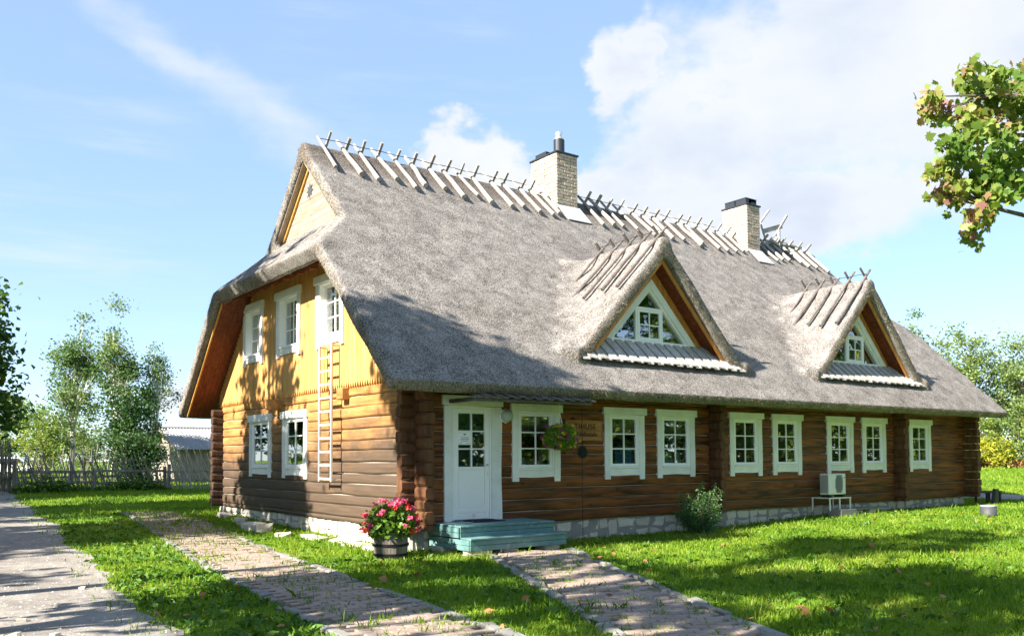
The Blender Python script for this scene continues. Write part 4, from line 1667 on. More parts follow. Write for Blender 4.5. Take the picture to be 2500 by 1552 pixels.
# teal painted steps
t = thing('wooden_steps', (0, 0, 0), 'teal painted two-step wooden stoop in front of the white door', 'steps')
sr = random.Random(4)
for k in range(7):
    MB().box((.29 + sr.uniform(-.006, .006), -1.04 + k * .143, .47), (2.36, -1.04 + k * .143 + .137, .505), .006).obj('tread_board', M_teal, t)
for z0, z1 in ((.30, .382), (.388, .468)): MB().box((.30, -1.02, z0), (2.345, -.995, z1), .004).obj('riser_board', M_teal, t)
for k in range(2):
    MB().box((.28 + sr.uniform(-.006, .006), -1.36 + k * .165, .28), (2.385, -1.36 + k * .165 + .159, .312), .006).obj('tread_board', M_teal, t)
for z0, z1 in ((.10, .186), (.192, .278)): MB().box((.29, -1.335, z0), (2.375, -1.31, z1), .004).obj('riser_board', M_teal, t)
for z0, z1, ya in ((.388, .468, -.99), (.30, .382, -.99), (.192, .278, -1.306), (.10, .186, -1.306)):
    MB().box((.275, ya, z0), (.30, -.03, z1), .004).obj('side_board', M_teal, t); MB().box((2.345, ya, z0), (2.37, -.03, z1), .004).obj('side_board', M_teal, t)
for x, y, sx, sy, sz in ((.55, -1.15, .42, .3, .13), (1.2, -1.1, .3, .3, .13), (2.1, -1.12, .36, .3, .13), (.4, -.35, .4, .3, .16)):
    o = link('footing_stone', st_mesh[3], None, t); o.location = (x, y, .045); o.scale = (sx, sy, sz)
mat_ = MB(); mat_.box((.95, -.52, .507), (1.62, -.10, .522), .004)
for k in range(14): mat_.box((.97 + k * .046, -.51, .522), (.985 + k * .046, -.11, .526))
tag(mat_.obj('doormat', plain('rubber', (.03, .03, .03), .9)), 'dark ribbed doormat lying on the teal steps before the door', 'doormat')

# ladder on the gable
t = thing('ladder', (-.26, 3.21, 0), 'pale wooden ladder hung on the gable wall below the right upper window', 'ladder')
for s in (-1, 1): MB().box((-.022, s * .29 - .022, 1.19), (.022, s * .29 + .022, 4.03), .005).obj('rail', M_ladder, t)
for k in range(11): MB().box((-.016, -.27, 1.225 + k * .277), (.016, .27, 1.27 + k * .277), .005).obj('rung', M_ladder, t)
for s in (-1, 1): MB().box((0, s * .29 - .018, 3.96), (.215, s * .29 + .018, 3.995), .004).obj('bracket', M_ladder, t)
for s in (-1, 1): MB().box((.022, s * .29 - .018, 1.21), (.215, s * .29 + .018, 1.24), .004).obj('bracket', M_ladder, t)

# wall lamp
t = thing('wall_lamp', (1.945, -.05, 2.46), 'round frosted wall lamp in an octagonal white frame beside the door', 'wall lamp')
lm = MB().lathe([(.14, 0), (.145, .03), (.13, .045)], 8); lm.v = [(x, -z, y) for x, y, z in lm.v]; fix_normals(lm.obj('lamp_base', M_white2, t))
lm = MB().lathe([(.125, .03), (.125, .07), (.105, .12), (.06, .15), (.01, .158)], 20); lm.v = [(x, -z, y) for x, y, z in lm.v]
fix_normals(lm.obj('lamp_glass', plain('frosted_glass', (.42, .45, .42), .25, 0, .2, 4, .05), t, True))

# carved sign
t = thing('carved_sign', (0, 0, 0), 'carved brown wooden sign board reading TIHUSE behind the hanging basket', 'sign')
M_sign = wood('sign_board', (.46, .22, .08), (.22, .09, .03), 0, .65, .8, .1)
MB().box((3.42, -.085, 2.0), (4.405, -.05, 2.415), .006).obj('board', M_sign, t)
for a, b, c, d in ((3.42, 4.405, 2.385, 2.415), (3.42, 4.405, 2.0, 2.028), (3.42, 3.45, 2.028, 2.385), (4.375, 4.405, 2.028, 2.385)):
    MB().box((a, -.098, c), (b, -.085, d), .003).obj('frame', M_sign, t)


def text(s, size, loc, rot, mat, parent, ext=.004, name='lettering', space=1.0, shear=0.0):
    cu = bpy.data.curves.new('txt', 'FONT')
    cu.body = s; cu.size = size; cu.extrude = ext; cu.align_x = 'CENTER'; cu.space_character = space; cu.shear = shear
    o = bpy.data.objects.new('txt', cu)
    COL.objects.link(o)
    dg = bpy.context.evaluated_depsgraph_get()
    me = bpy.data.meshes.new_from_object(o.evaluated_get(dg))
    bpy.data.objects.remove(o)
    me.materials.clear()
    r = link(name, me, mat, parent)
    r.location = loc; r.rotation_euler = rot
    return r


M_carve = plain('carved_letter', (.035, .016, .008), .9)
text('TIHUSE', .165, (3.94, -.088, 2.235), (R(90), 0, 0), M_carve, t, .004, space=1.12)
text('Hobutalu', .15, (3.97, -.088, 2.085), (R(90), 0, 0), M_carve, t, .004, 'script', 1.0, .35)

# rain chain with an iron sun
t = thing('rain_chain', (3.6, -.38, 0), 'thin black iron chain hanging from the eave with a sunflower-shaped iron disc', 'chain')
for k in range(92):
    z = 2.74 - k * .0295
    mb = MB()
    q = [(math.cos(a * math.pi / 3) * .009, 0, math.sin(a * math.pi / 3) * .019) for a in range(7)]
    if k % 2: q = [(0, x, zz) for x, y, zz in q]
    mb.tube([(x, y, z + zz) for x, y, zz in q], .0035, 4, False)
    mb.obj('chain_link', M_iron, t)
mb = MB()
mb.tube([(0, .012, 1.765), (0, -.012, 1.765)], .062, 16)
for k in range(16):
    a = 2 * math.pi * k / 16
    c, s_ = math.cos(a), math.sin(a)
    mb.add([(c * .055 - s_ * .018, -.004, 1.765 + s_ * .055 + c * .018), (c * .055 + s_ * .018, -.004, 1.765 + s_ * .055 - c * .018), (c * .11 + s_ * .024, -.008, 1.765 + s_ * .11 - c * .024), (c * .15, 0, 1.765 + s_ * .15), (c * .11 - s_ * .024, -.008, 1.765 + s_ * .11 + c * .024)], [(0, 1, 2, 3, 4)])
mb.obj('iron_sun', M_iron, t)


# ---- leaves as numpy clouds
def leaf_cloud(P, size, g, up=.5, width=.55, kind='rhomb', jit=1.0, flat=None):
    """one leaf (two folded triangles pairs) per point; returns verts, faces"""
    n = len(P)
    nrm = g.normal(0, 1, (n, 3)); nrm[:, 2] = np.abs(nrm[:, 2]) * .6 + up
    nrm /= np.linalg.norm(nrm, axis=1)[:, None]
    d = g.normal(0, 1, (n, 3)); d -= nrm * (d * nrm).sum(1)[:, None]
    d /= np.linalg.norm(d, axis=1)[:, None] + 1e-9
    s = np.cross(nrm, d)
    L = (size * g.uniform(.65, 1.3, n))[:, None]
    Wd = L * width
    if kind == 'rhomb':
        V = np.empty((n, 4, 3))
        V[:, 0] = P - d * L * .5
        V[:, 1] = P + s * Wd * .5 + nrm * L * .10
        V[:, 2] = P + d * L * .5 - nrm * L * .08
        V[:, 3] = P - s * Wd * .5 + nrm * L * .10
        F = np.arange(n * 4).reshape(-1, 4)
        return V.reshape(-1, 3), F
    shape = np.array(MAPLE) if kind == 'maple' else np.array(ROUND)
    k = len(shape)
    V = P[:, None, :] + s[:, None, :] * (shape[None, :, 0:1] * L[:, None]) + d[:, None, :] * (shape[None, :, 1:2] * L[:, None]) - nrm[:, None, :] * ((shape[None, :, 0:1] ** 2 + .5 * shape[None, :, 1:2] ** 2) * L[:, None] * .5)
    F = np.arange(n * k).reshape(-1, k)
    return V.reshape(-1, 3), F


_h = [(0, -.42), (.08, -.30), (.30, -.34), (.27, -.20), (.52, -.08), (.40, .02), (.50, .22), (.30, .16), (.22, .24), (.16, .36), (.0, .58)]
MAPLE = _h + [(-x, y) for x, y in reversed(_h[1:-1])]
ROUND = [(.5 * math.sin(a * math.pi / 4) * (1 if a else .2), .5 * math.cos(a * math.pi / 4)) for a in range(8)]


def foliage(name, P, size, mat, parent, seed, **kw):
    V, F = leaf_cloud(np.asarray(P, float), size, np.random.default_rng(seed), **kw)
    return link(name, np_mesh(name, V, F), mat, parent)


# geranium tub
t = thing('barrel_planter', (-.80, -.58, 0), 'grey half barrel tub with two dark hoops at the house corner', 'barrel')
br = random.Random(9)
prof = [(.255, -.02), (.278, .10), (.292, .22), (.288, .34), (.278, .435)]
for k in range(18):
    a0, a1 = 2 * math.pi * k / 18 + .008, 2 * math.pi * (k + 1) / 18 - .008
    e = br.uniform(-.003, .004)
    vs, fs = [], []
    for r_, z in prof:
        for rr in (r_ + e, r_ - .028):
            for a in (a0, a1): vs.append((rr * math.cos(a), rr * math.sin(a), z))
    for i in range(len(prof) - 1):
        b = i * 4
        fs += [(b, b + 1, b + 5, b + 4), (b + 3, b + 2, b + 6, b + 7), (b + 2, b, b + 4, b + 6), (b + 1, b + 3, b + 7, b + 5)]
    b = (len(prof) - 1) * 4
    fs += [(b, b + 1, b + 3, b + 2), (0, 2, 3, 1)]
    fix_normals(MB().add(vs, fs).obj('stave', M_barrel, t))
for z, r_ in ((.075, .281), (.235, .299)): MB().lathe([(r_, z - .022), (r_ + .005, z - .02), (r_ + .006, z + .02), (r_ + .002, z + .022)], 28).obj('hoop', M_iron, t)
MB().lathe([(.25, .37), (.25, .38)], 18).obj('soil', M_pathsoil, t)

gr = np.random.default_rng(19)
t = thing('geranium_plant', (-.80, -.58, .38), 'bushy geranium with pink and red flowers growing in the half barrel', 'plant')
n = 2000
dirs = gr.normal(0, 1, (n, 3)); dirs /= np.linalg.norm(dirs, axis=1)[:, None]
rad = gr.uniform(.45, 1, n) ** .6
P = dirs * rad[:, None] * np.array([.43, .43, .31]) + np.array([0, 0, .21])
P[:, :2] += gr.normal(0, .05, (n, 2))
P = P[(P[:, 2] > -.12) & ~((np.hypot(P[:, 0], P[:, 1]) < .27) & (P[:, 2] < 0.0))]
foliage('leaves', P, .062, L_geran, t, 3, kind='round', up=.35)
stm = MB()
fl_r = random.Random(23)
for k in range(44):
    a = fl_r.uniform(0, 2 * math.pi); e = fl_r.uniform(-.35, 1.25)
    if k < 8: a = fl_r.uniform(-2.2, .3); e = fl_r.uniform(.7, 1.35)
    q = Vector((math.cos(a) * math.cos(e) * .47, math.sin(a) * math.cos(e) * .47, .21 + math.sin(e) * .40))
    stm.tube([(q.x * .3, q.y * .3, .1), (q.x * .8, q.y * .8, q.z * .8), q], .005, 4)
    pts = np.array([[fl_r.gauss(0, .026), fl_r.gauss(0, .026), fl_r.gauss(0, .019)] for _ in range(22)]) + np.array(q)
    V, F = leaf_cloud(pts, .036, np.random.default_rng(k), up=.2, width=.9, kind='round')
    link('flower_head', np_mesh('flower_head', V, F), L_red if (k % 3 == 0 and e < .8) else L_pink, t)
stm.obj('stems', L_geran, t)

# hanging basket
t = thing('hanging_basket', (2.95, -.48, 2.06), 'hanging basket of trailing petunias and yellow flowers under the eave', 'hanging basket')
MB().lathe([(.05, -.14), (.13, -.10), (.17, 0), (.175, .02), (.15, .02)], 16).obj('basket', M_iron, t)
sg = MB()
for a in (.4, 2.5, 4.6): sg.tube([(math.cos(a) * .16, math.sin(a) * .16, .02), (0, 0, .47)], .0045, 5)
sg.tube([(0, 0, .47), (0, 0, .62), (.0, .0, .70)], .005, 5); sg.obj('hanger', M_white2, t)
n = 2600
dirs = gr.normal(0, 1, (n, 3)); dirs /= np.linalg.norm(dirs, axis=1)[:, None]
P = dirs * (gr.uniform(.5, 1, n) ** .5)[:, None] * np.array([.37, .32, .26]) + np.array([.02, 0, .0])
P[:, 2] -= (np.hypot(P[:, 0], P[:, 1]) > .27) * gr.uniform(0, .10, n)
foliage('leaves', P, .055, L_basket, t, 8, kind='rhomb', up=.3, width=.5)
for k in range(46):
    a, e = fl_r.uniform(0, 2 * math.pi), fl_r.uniform(-.9, 1.0)
    q = np.array([math.cos(a) * math.cos(e) * .40 + .03, math.sin(a) * math.cos(e) * .35, math.sin(e) * .27])
    yel = k % 2 == 0
    pts = q + np.random.default_rng(k).normal(0, .012, (8, 3))
    V, F = leaf_cloud(pts, .034 if yel else .045, np.random.default_rng(k + 90), up=.1, width=.9, kind='round')
    link('flower', np_mesh('flower', V, F), L_yel if yel else L_purple, t)

# heat pump on its stand
t = thing('heat_pump', (11.66, -.52, 0), 'white outdoor heat pump unit on a thin metal stand against the log wall', 'air conditioner')
z0, z1 = .685, 1.215
MB().box((0, 0, z0), (.73, .27, z1), .015).obj('casing', M_plastic, t)
g = MB()
cxx, czz = .43, .955
oc = [(cxx + .235 * math.cos(a) * 1.0, czz + .235 * math.sin(a)) for a in [math.pi / 8 + k * math.pi / 4 for k in range(8)]]
oc = [(cxx + (x - cxx) * .72, czz + (z - czz) * 1.02) for x, z in oc]
g.prism([(x, -.003, z) for x, z in oc], (0, .01, 0)); fix_normals(g.obj('fan_opening', M_grille, t))
g = MB()
for k in range(13):
    x = cxx - .145 + k * .024
    hh = min(.225, .225 * 1.25 * (1 - (abs(x - cxx) / .165) ** 3) + .06)
    g.tube([(x, -.008, czz - hh), (x, -.012, czz + hh)], .0045, 5)
g.obj('fan_guard', plain('guard_grey', (.30, .30, .29), .5), t)
MB().tube([(cxx, -.006, czz), (cxx, .004, czz)], .055, 12).obj('fan_hub', M_grille, t)
g = MB()
for k in range(22): g.box((-.006, .03, z0 + .05 + k * .0205), (.0, .25, z0 + .06 + k * .0205))
g.obj('side_fins', M_grille, t)
MB().box((.645, -.004, 1.10), (.69, 0, 1.12)).obj('badge', M_grille, t)
s_ = MB()
for (a, b) in ((-.06, -.06), (-.06, .44), (.82, -.06), (.82, .44), (.36, -.06)):
    s_.box((a, b, .29), (a + .03, b + .03, .585), .003)
for b in (-.06, .44): s_.box((-.08, b, .585), (.87, b + .03, .615), .003)
for a in (-.06, .36, .82): s_.box((a, -.03, .588), (a + .03, .44, .612), .003)
s_.obj('stand', M_plastic, t)
for a in (.06, .60): MB().box((a, -.01, .617), (a + .07, .28, .685), .01).obj('foot', M_black, t)
pb = MB(); pb.box((.2, -.12, .02), (.9, .32, .30), .02); tag(pb.obj('concrete_block', M_mortar), None)
o_ = bpy.data.objects['concrete_block']; o_.location = (11.75, -.55, .06); o_.scale = (1.0, .9, .86); tag(o_, 'low concrete ledge on the grass beneath the heat pump stand', 'block')
mb = MB(); mb.box((0, 0, 0), (.95, .55, .035), .01); o_ = tag(mb.obj('stone_slab', M_kerb), 'thin grey slab laid over a gap right of the heat pump', 'slab'); o_.location = (12.75, -.62, .27)
for x_, l_ in ((12.78, 'left'), (13.40, 'right')):
    o_ = tag(MB().box((0, 0, 0), (.28, .4, .2), .03).obj('support_stone', M_stone), 'rough stone carrying the %s end of the thin slab by the wall' % l_, 'stone'); o_.location = (x_, -.58, .07)

# dark drum cover on the lawn
t = thing('well_cover', (14.75, -2.95, .13), 'dark grey metal drum with a pale lid standing on the lawn', 'drum')
MB().lathe([(.185, -.05), (.185, .04), (.19, .05), (.185, .06), (.185, .25)], 28).obj('drum', M_bin, t, True)
MB().lathe([(.19, .25), (.195, .262), (.19, .285), (.02, .295)], 28).obj('lid', plain('lid_grey', (.36, .37, .40), .45, .3, .2), t)
# old bench at the far corner
t = thing('garden_bench', (20.75, -.1, .13), 'low dark weathered bench by the right corner of the house', 'bench')
M_oldw = wood('old_wood', (.10, .085, .07), (.035, .03, .025), 0, .9, 1, .4)
for k in range(3): MB().box((-.55, -.22 + k * .15, .36), (.55, -.09 + k * .15, .40), .006).obj('seat_board', M_oldw, t)
for x in (-.45, .4):
    for y in (-.18, .16): MB().box((x, y - .03, -.02), (x + .07, y + .03, .36), .006).obj('leg', M_oldw, t)
o_ = tag(MB().box((-.1, -.06, -.03), (.1, .06, .5), .01).obj('grey_post', M_bin), 'short grey post leaning by the dark bench at the corner', 'post'); o_.location = (20.2, -.55, .13); o_.rotation_euler = (R(6), R(4), 0)

# things on the window sills
def sill(name, lab, cat, mb_mat, loc, rot=(0, 0, 0), extra=None):
    mb, mat = mb_mat
    o = tag(mb.obj(name, mat), lab, cat)
    o.location = loc; o.rotation_euler = rot
    if extra: extra(o)
    return o


def paint_extra(o):
    mb = MB()
    g = random.Random(2)
    for k in range(26):
        x, z = g.uniform(.03, .47), g.uniform(.03, .34)
        r_ = g.uniform(.008, .022)
        mb.add([(x + r_ * math.cos(a * 1.2566), -.003, z + r_ * math.sin(a * 1.2566)) for a in range(5)], [(0, 1, 2, 3, 4)])
    mb.obj('painted_dots', plain('white_dots', (.75, .85, .85), .7), o)


M_blue = plain('blue_card', (.08, .48, .82), .6, 0, .35, 8)
sill('blue_picture', 'bright blue picture with white blossoms leaning inside the window right of the carved sign', 'picture', (MB().box((0, 0, 0), (.50, .012, .37), .002), M_blue), (4.93, .06, 1.46), (R(-6), 0, 0), paint_extra)
M_stripe = plain('pink_stripe', (.62, .30, .34), .7)
mb = MB(); mb.box((0, 0, 0), (.46, .02, .09), .002)
o_ = sill('striped_box', 'pink and white striped card standing behind the blue picture', 'card', (mb, plain('stripe_white', (.8, .76, .74), .7)), (4.98, .12, 1.80))
mb = MB()
for k in range(9): mb.box((.01 + k * .05, -.002, .0), (.035 + k * .05, 0, .09))
mb.obj('stripes', M_stripe, o_)
M_card = plain('pale_card', (.55, .74, .74), .7, 0, .1)
sill('pale_card', 'pale blue-green card leaning left in the window above and left of the shrub', 'card', (MB().box((0, 0, 0), (.36, .01, .33), .002), M_card), (6.30, .06, 1.46), (R(-7), 0, 0))
sill('pale_card', 'narrow pale card leaning right in the window above and left of the shrub', 'card', (MB().box((0, 0, 0), (.24, .01, .33), .002), M_card), (6.74, .06, 1.46), (R(-7), 0, R(8)))
sill('pale_card', 'tall pale card at the left edge of the window above and right of the shrub', 'card', (MB().box((0, 0, 0), (.15, .01, .32), .002), M_card), (8.70, .06, 1.46), (R(-5), 0, 0))
vs_ = MB().lathe([(.04, 0), (.07, .06), (.075, .12), (.045, .17), (.055, .2)], 14)
sill('vase', 'small pale blue vase on the sill left of the hanging basket', 'vase', (vs_, M_card), (2.48, .12, 1.46))
vs_ = MB().lathe([(.03, 0), (.032, .12), (.012, .17), (.012, .21)], 12)
sill('bottle', 'small white bottle on the sill behind the hanging basket', 'bottle', (vs_, M_white2), (2.93, .1, 1.50))
vs_ = MB().lathe([(.09, 0), (.12, .09), (.11, .12)], 14)
sill('bowl', 'turquoise striped bowl on the sill under the hanging basket', 'bowl', (vs_, plain('turquoise', (.08, .42, .40), .4)), (2.95, .16, 1.46))
sill('pale_card', 'small white card low in the window halfway between shrub and heat pump', 'card', (MB().box((0, 0, 0), (.14, .01, .14), .002), M_card), (10.28, .06, 1.46), (R(-5), 0, 0))
# half curtains and blinds
M_cur = leafmat('net_curtain', [(0, (.52, .54, .50)), (1, (.62, .63, .58))], .4, .9, False)
def curtain(F, u0, u1, v0, v1, w, lab, mat=M_cur, fold=.014):
    n = 36
    vs, fs = [], []
    for i in range(n + 1):
        u = u0 + (u1 - u0) * i / n
        ww = w + fold * math.sin(i * 1.15) + fold * .4 * math.sin(i * 2.7)
        vs += [F.pt(u, v0 + .012 * (i % 2), ww), F.pt(u, v1, ww), F.pt(u, v1, ww - .004), F.pt(u, v0 + .012 * (i % 2), ww - .004)]
    for i in range(n):
        a = i * 4
        for k in range(4): fs.append((a + k, a + 4 + k, a + 4 + (k + 1) % 4, a + (k + 1) % 4))
    return tag(MB().add(vs, fs).obj('curtain', mat, None, True), lab, 'curtain')


curtain(FF, 2.30, 3.13, 2.16, 2.52, -.14, 'short lace curtain in the window right of the door')
curtain(FF, 4.69, 5.49, 2.14, 2.52, -.14, 'short lace curtain above the blue picture')
curtain(FF, 6.24, 7.08, 2.06, 2.52, -.14, 'short lace curtain above the leaning pale cards')
M_blind = plain('blind', (.58, .57, .53), .9, 0, .05)
for (l, r), w_ in zip(GW_UP, ('left', 'middle', 'right')):
    curtain(FGC, l + .2, r - .2, 4.25, 5.38, -.20, 'plain pale blind drawn in the %s upper gable window' % w_, M_blind, .004)

# shrub by the wall
t = thing('juniper_shrub', (6.6, -.80, .02), 'loose dark green juniper shrub growing against the front wall', 'shrub')
stm = MB(); P = []
jr = np.random.default_rng(77)
for k in range(64):
    a = jr.uniform(0, 2 * np.pi); lean = abs(jr.normal(.33, .22)); h = jr.uniform(.5, 1.16) * (1.06 - .55 * lean)
    if k < 6: a = 2.6 + jr.uniform(-.5, .5); lean = .8; h = .58
    q0 = np.array([.10 * np.cos(a), .10 * np.sin(a), 0]); d = np.array([np.cos(a) * np.sin(lean), np.sin(a) * np.sin(lean), np.cos(lean)])
    q1 = q0 + d * h
    stm.tube([q0, q0 + d * h * .6 + [0, 0, .02], q1], [.012, .007, .003], 5)
    m = 120
    tt = jr.uniform(.22, 1.03, m)
    P.append(q0 + d * (h * tt)[:, None] + jr.normal(0, 1, (m, 3)) * (.105 * (1.12 - tt * .85))[:, None])
stm.obj('stems', M_bark, t)
foliage('foliage', np.concatenate(P), .05, L_shrub, t, 5, width=.4, up=.25)

# roadside trees left of the view: x, y, height, crown radii, foot of crown, leaves
SHADE = [(-11.5, 6.0, 14.6, 2.5, 2.3, 3.5, 7500), (-12.0, -1.4, 12.9, 1.6, 1.3, 10.5, 3600), (-12.5, -6.0, 16.5, 3.0, 2.4, 5.5, 2700), (-10.8, -9.2, 11.0, 2.3, 2.0, 5.0, 2300), (-12.5, 13.5, 11.0, 3.0, 3.0, 3.0, 6000), (-11.2, -4.0, 8.5, 1.8, 1.6, 3.2, 1700)]

# ------------------------------------------------------------------ trees
def make_tree(name, loc, h, crown, z0, nleaf, leaf, lmat, bmat, seed, label, cat='tree', group=None, trunk=.16, nlimb=14, clump=.55, droop=0.0, lean=(0, 0), shape='round', width=.55, gap=.0, nclump=None, tops=1):
    """trunk with limbs; crown of leaf clumps spread through an uneven envelope. crown=(rx,ry); z0 foot of crown"""
    g = np.random.default_rng(seed)
    x, y = loc
    t = empty(name, (x, y, float(gh(x, y))), 0, label, cat, group)
    rx, ry = crown
    zc, rz = (h + z0) / 2, (h - z0) / 2
    nc = nclump or max(14, int(nleaf / 75))
    cl = []
    ph = g.uniform(0, 6, 6)
    while len(cl) < nc:
        d = g.normal(0, 1, 3); d /= np.linalg.norm(d)
        r = g.uniform(.25, 1) ** .5
        uneven = 1 + .22 * math.sin(3 * math.atan2(d[1], d[0]) + ph[0] + 2.5 * d[2]) + .16 * math.sin(5 * d[2] + ph[1] + 2 * d[0])
        p = d * r * uneven
        if shape == 'column':
            zz = p[2]
            k = max(0, 1 - max(0, zz)) ** .7 * .9 + .25
            p[0] *= k; p[1] *= k
        elif shape == 'cone':
            k = max(.1, .62 - .55 * p[2]); p[0] *= k; p[1] *= k
        q = np.array([p[0] * rx + lean[0] * (p[2] + 1) / 2, p[1] * ry + lean[1] * (p[2] + 1) / 2, zc + p[2] * rz])
        if gap and math.sin(q[0] * 1.7 + ph[2]) * math.sin(q[1] * 1.5 + ph[3]) * math.sin(q[2] * 1.6 + ph[4]) > .5 - gap: continue
        cl.append(q)
    cl = np.array(cl)
    wood_ = MB()
    tw = [np.array([0, 0, -.1])]
    nseg = 8
    for i in range(1, nseg + 1):
        f = i / nseg
        tw.append(np.array([lean[0] * f * f * .5 + g.normal(0, .05) * f * h * .08, lean[1] * f * f * .5 + g.normal(0, .05) * f * h * .08, h * (.80 if shape == 'column' else .93) * f]))
    wood_.tube(tw, [trunk * (1.25 if i == 0 else 1) * (1 - .88 * i / nseg) for i in range(nseg + 1)], 9)
    wood_.obj('trunk', bmat, t, True)
    lm = MB()
    for q in cl[g.permutation(nc)[:nlimb]]:
        zs = np.clip(q[2] - .25 * h * g.uniform(.5, 1.1) - .35 * np.hypot(q[0], q[1]) * (1 - droop), z0 * .75, h * .85)
        f = zs / (h * .93) * nseg
        i = int(min(f, nseg - 1)); s = tw[i] + (tw[i + 1] - tw[i]) * (f - i)
        mid = s * .5 + q * .5 + np.array([0, 0, .10 * np.linalg.norm(q - s)]) + g.normal(0, .06, 3)
        r_ = trunk * (1 - .85 * zs / h) * .5
        lm.tube([s, s * .72 + mid * .28 + [0, 0, .02], mid, q], [r_, r_ * .75, r_ * .5, r_ * .12], 6)
        for k in range(3):
            e = q + g.normal(0, clump * .8, 3)
            lm.tube([mid, mid * .5 + e * .5 + g.normal(0, .05, 3), e], [r_ * .35, r_ * .22, .008], 4)
    lm.obj('limbs', bmat, t)
    per = g.integers(int(nleaf / nc * .5), int(nleaf / nc * 1.5) + 1, nc)
    cs = clump * g.uniform(.6, 1.35, nc)
    idx = np.repeat(np.arange(nc), per)
    off = g.normal(0, .5, (len(idx), 3))
    off[:, 2] *= .75
    if droop: off[:, 2] -= np.abs(g.normal(0, droop, len(idx)))
    P = cl[idx] + off * cs[idx][:, None]
    foliage('foliage', P, leaf, lmat, t, seed + 1, width=width, up=.45)
    return t


# birch group and dense tree behind the fence, left of the house
make_tree('birch_tree', (.40, 34.6), 8.6, (.95, .95), 2.2, 7000, .15, L_birch, M_birchbark, 101, 'tall slender birch with pale trunk, leftmost behind the fence', 'tree', 'birches behind the fence', .17, 22, .55, .25, (.3, .2), 'column', .6, .1)
make_tree('birch_tree', (2.05, 33.2), 8.7, (.85, .85), 2.6, 6000, .15, L_birch, M_birchbark, 102, 'birch with the highest crown, rising from behind the dense dark tree', 'tree', 'birches behind the fence', .14, 22, .5, .25, (.2, .1), 'column', .6, .1)
make_tree('birch_tree', (4.0, 33.0), 7.5, (.72, .72), 2.4, 3200, .13, L_birch, M_birchbark, 103, 'thin sparse birch nearest the house, above the grey barn', 'tree', 'birches behind the fence', .10, 20, .45, .3, (.1, .1), 'column', .55, .15)
make_tree('dense_tree', (2.35, 31.2), 4.7, (1.15, 1.15), .3, 8000, .16, L_dense, M_bark, 104, 'dense dark green tree growing low over the fence', 'tree', None, .14, 16, .6, .1, (0, 0), 'round', .65)
make_tree('dense_bush', (2.55, 29.8), 2.6, (1.1, 1.1), .1, 3600, .14, L_dense, M_bark, 105, 'low dark bush at the foot of the dense tree', 'bush', None, .06, 10, .5, .1)
make_tree('willow_bush', (-.95, 34.5), 3.4, (1.0, 1.0), .3, 3800, .13, L_hedge, M_bark, 106, 'yellow-green bushy tree left of the birch trunk', 'tree', None, .08, 12, .5, .15)
make_tree('willow_bush', (1.3, 36.5), 3.6, (1.1, 1.1), .3, 3500, .13, L_far, M_bark, 107, 'light green bush right behind the birch trunk', 'bush', None, .07, 10, .5, .15)
# far line of trees beyond the field on the left
for k, (x, y, h, r_, lab) in enumerate(((-3.0, 66, 7.4, 3.0, 'round tree far behind the left end of the fence'), (1.2, 72, 6.6, 3.4, 'round-headed tree far off, just left of the yellow-green bush'), (-8.5, 72, 6.5, 3.6, 'far tree half hidden by the dark roadside maple'), (5.4, 78, 6.4, 3.6, 'far tree seen behind the birch trunk'), (27.0, 84, 8.0, 2.2, 'small far tree showing above the barn roof'))):
    make_tree('far_tree', (x, y), h, (r_, r_), .4, 3600, .34, L_far, M_bark, 120 + k, lab, 'tree', 'far trees on the left', .16, 10, .9)
# roadside maples on the left: one shows its right edge, the others throw the dappled shade
make_tree('roadside_maple', (-7.7, 22.6), 8.3, (4.0, 3.5), 1.9, 36000, .21, L_mapledark, M_bark, 131, 'dark green maple whose crown reaches in at the left edge', 'tree', None, .28, 26, .7, .0, (0, 0), 'round', .8, 0, 430)
for k, (x, y, h, rx, ry, z0, n) in enumerate(SHADE):
    make_tree('roadside_maple', (x, y), h, (rx, ry), z0, n, .30, L_mapledark, M_bark, 140 + k, 'roadside maple beside the gravel road, left of the view', 'tree', 'roadside maples out of view', .26, 20, .75, .0, (0, 0), 'round', .85, .12)

# trees opposite the front wall; the panes mirror them
for k, (x, y, h, r_) in enumerate(((13, -24, 15, 5.0), (20, -21, 14, 4.6), (27, -24, 16, 5.2), (34, -20, 14, 4.8), (41, -23, 16, 5.4), (50, -20, 15, 5.4), (60, -17, 14, 5.4), (8, -30, 15, 5.4), (70, -14, 14, 5.6), (80, -8, 14, 6), (30, -32, 18, 6), (46, -33, 18, 6), (17, -33, 18, 6))):
    make_tree('garden_tree', (x, y), h, (r_, r_), .3, 6500, .46, L_hedge if k % 2 else L_mapledark, M_bark, 160 + k, 'leafy garden tree across the lawn, seen only mirrored in the panes', 'tree', 'garden trees mirrored in the panes', .2, 12, .95)
for k, (x, y, h, r_) in enumerate(((-17, 12, 12, 4.2), (-18, 20, 12, 4.6), (-20, 28, 13, 5), (-19, 4, 11, 4.2), (-20, 38, 14, 5.5), (-22, 50, 15, 6))):
    make_tree('garden_tree', (x, y), h, (r_, r_), .3, 5500, .42, L_hedge, M_bark, 180 + k, 'leafy tree beyond the gravel road, mirrored in the gable panes', 'tree', 'garden trees beyond the road', .2, 12, .95)

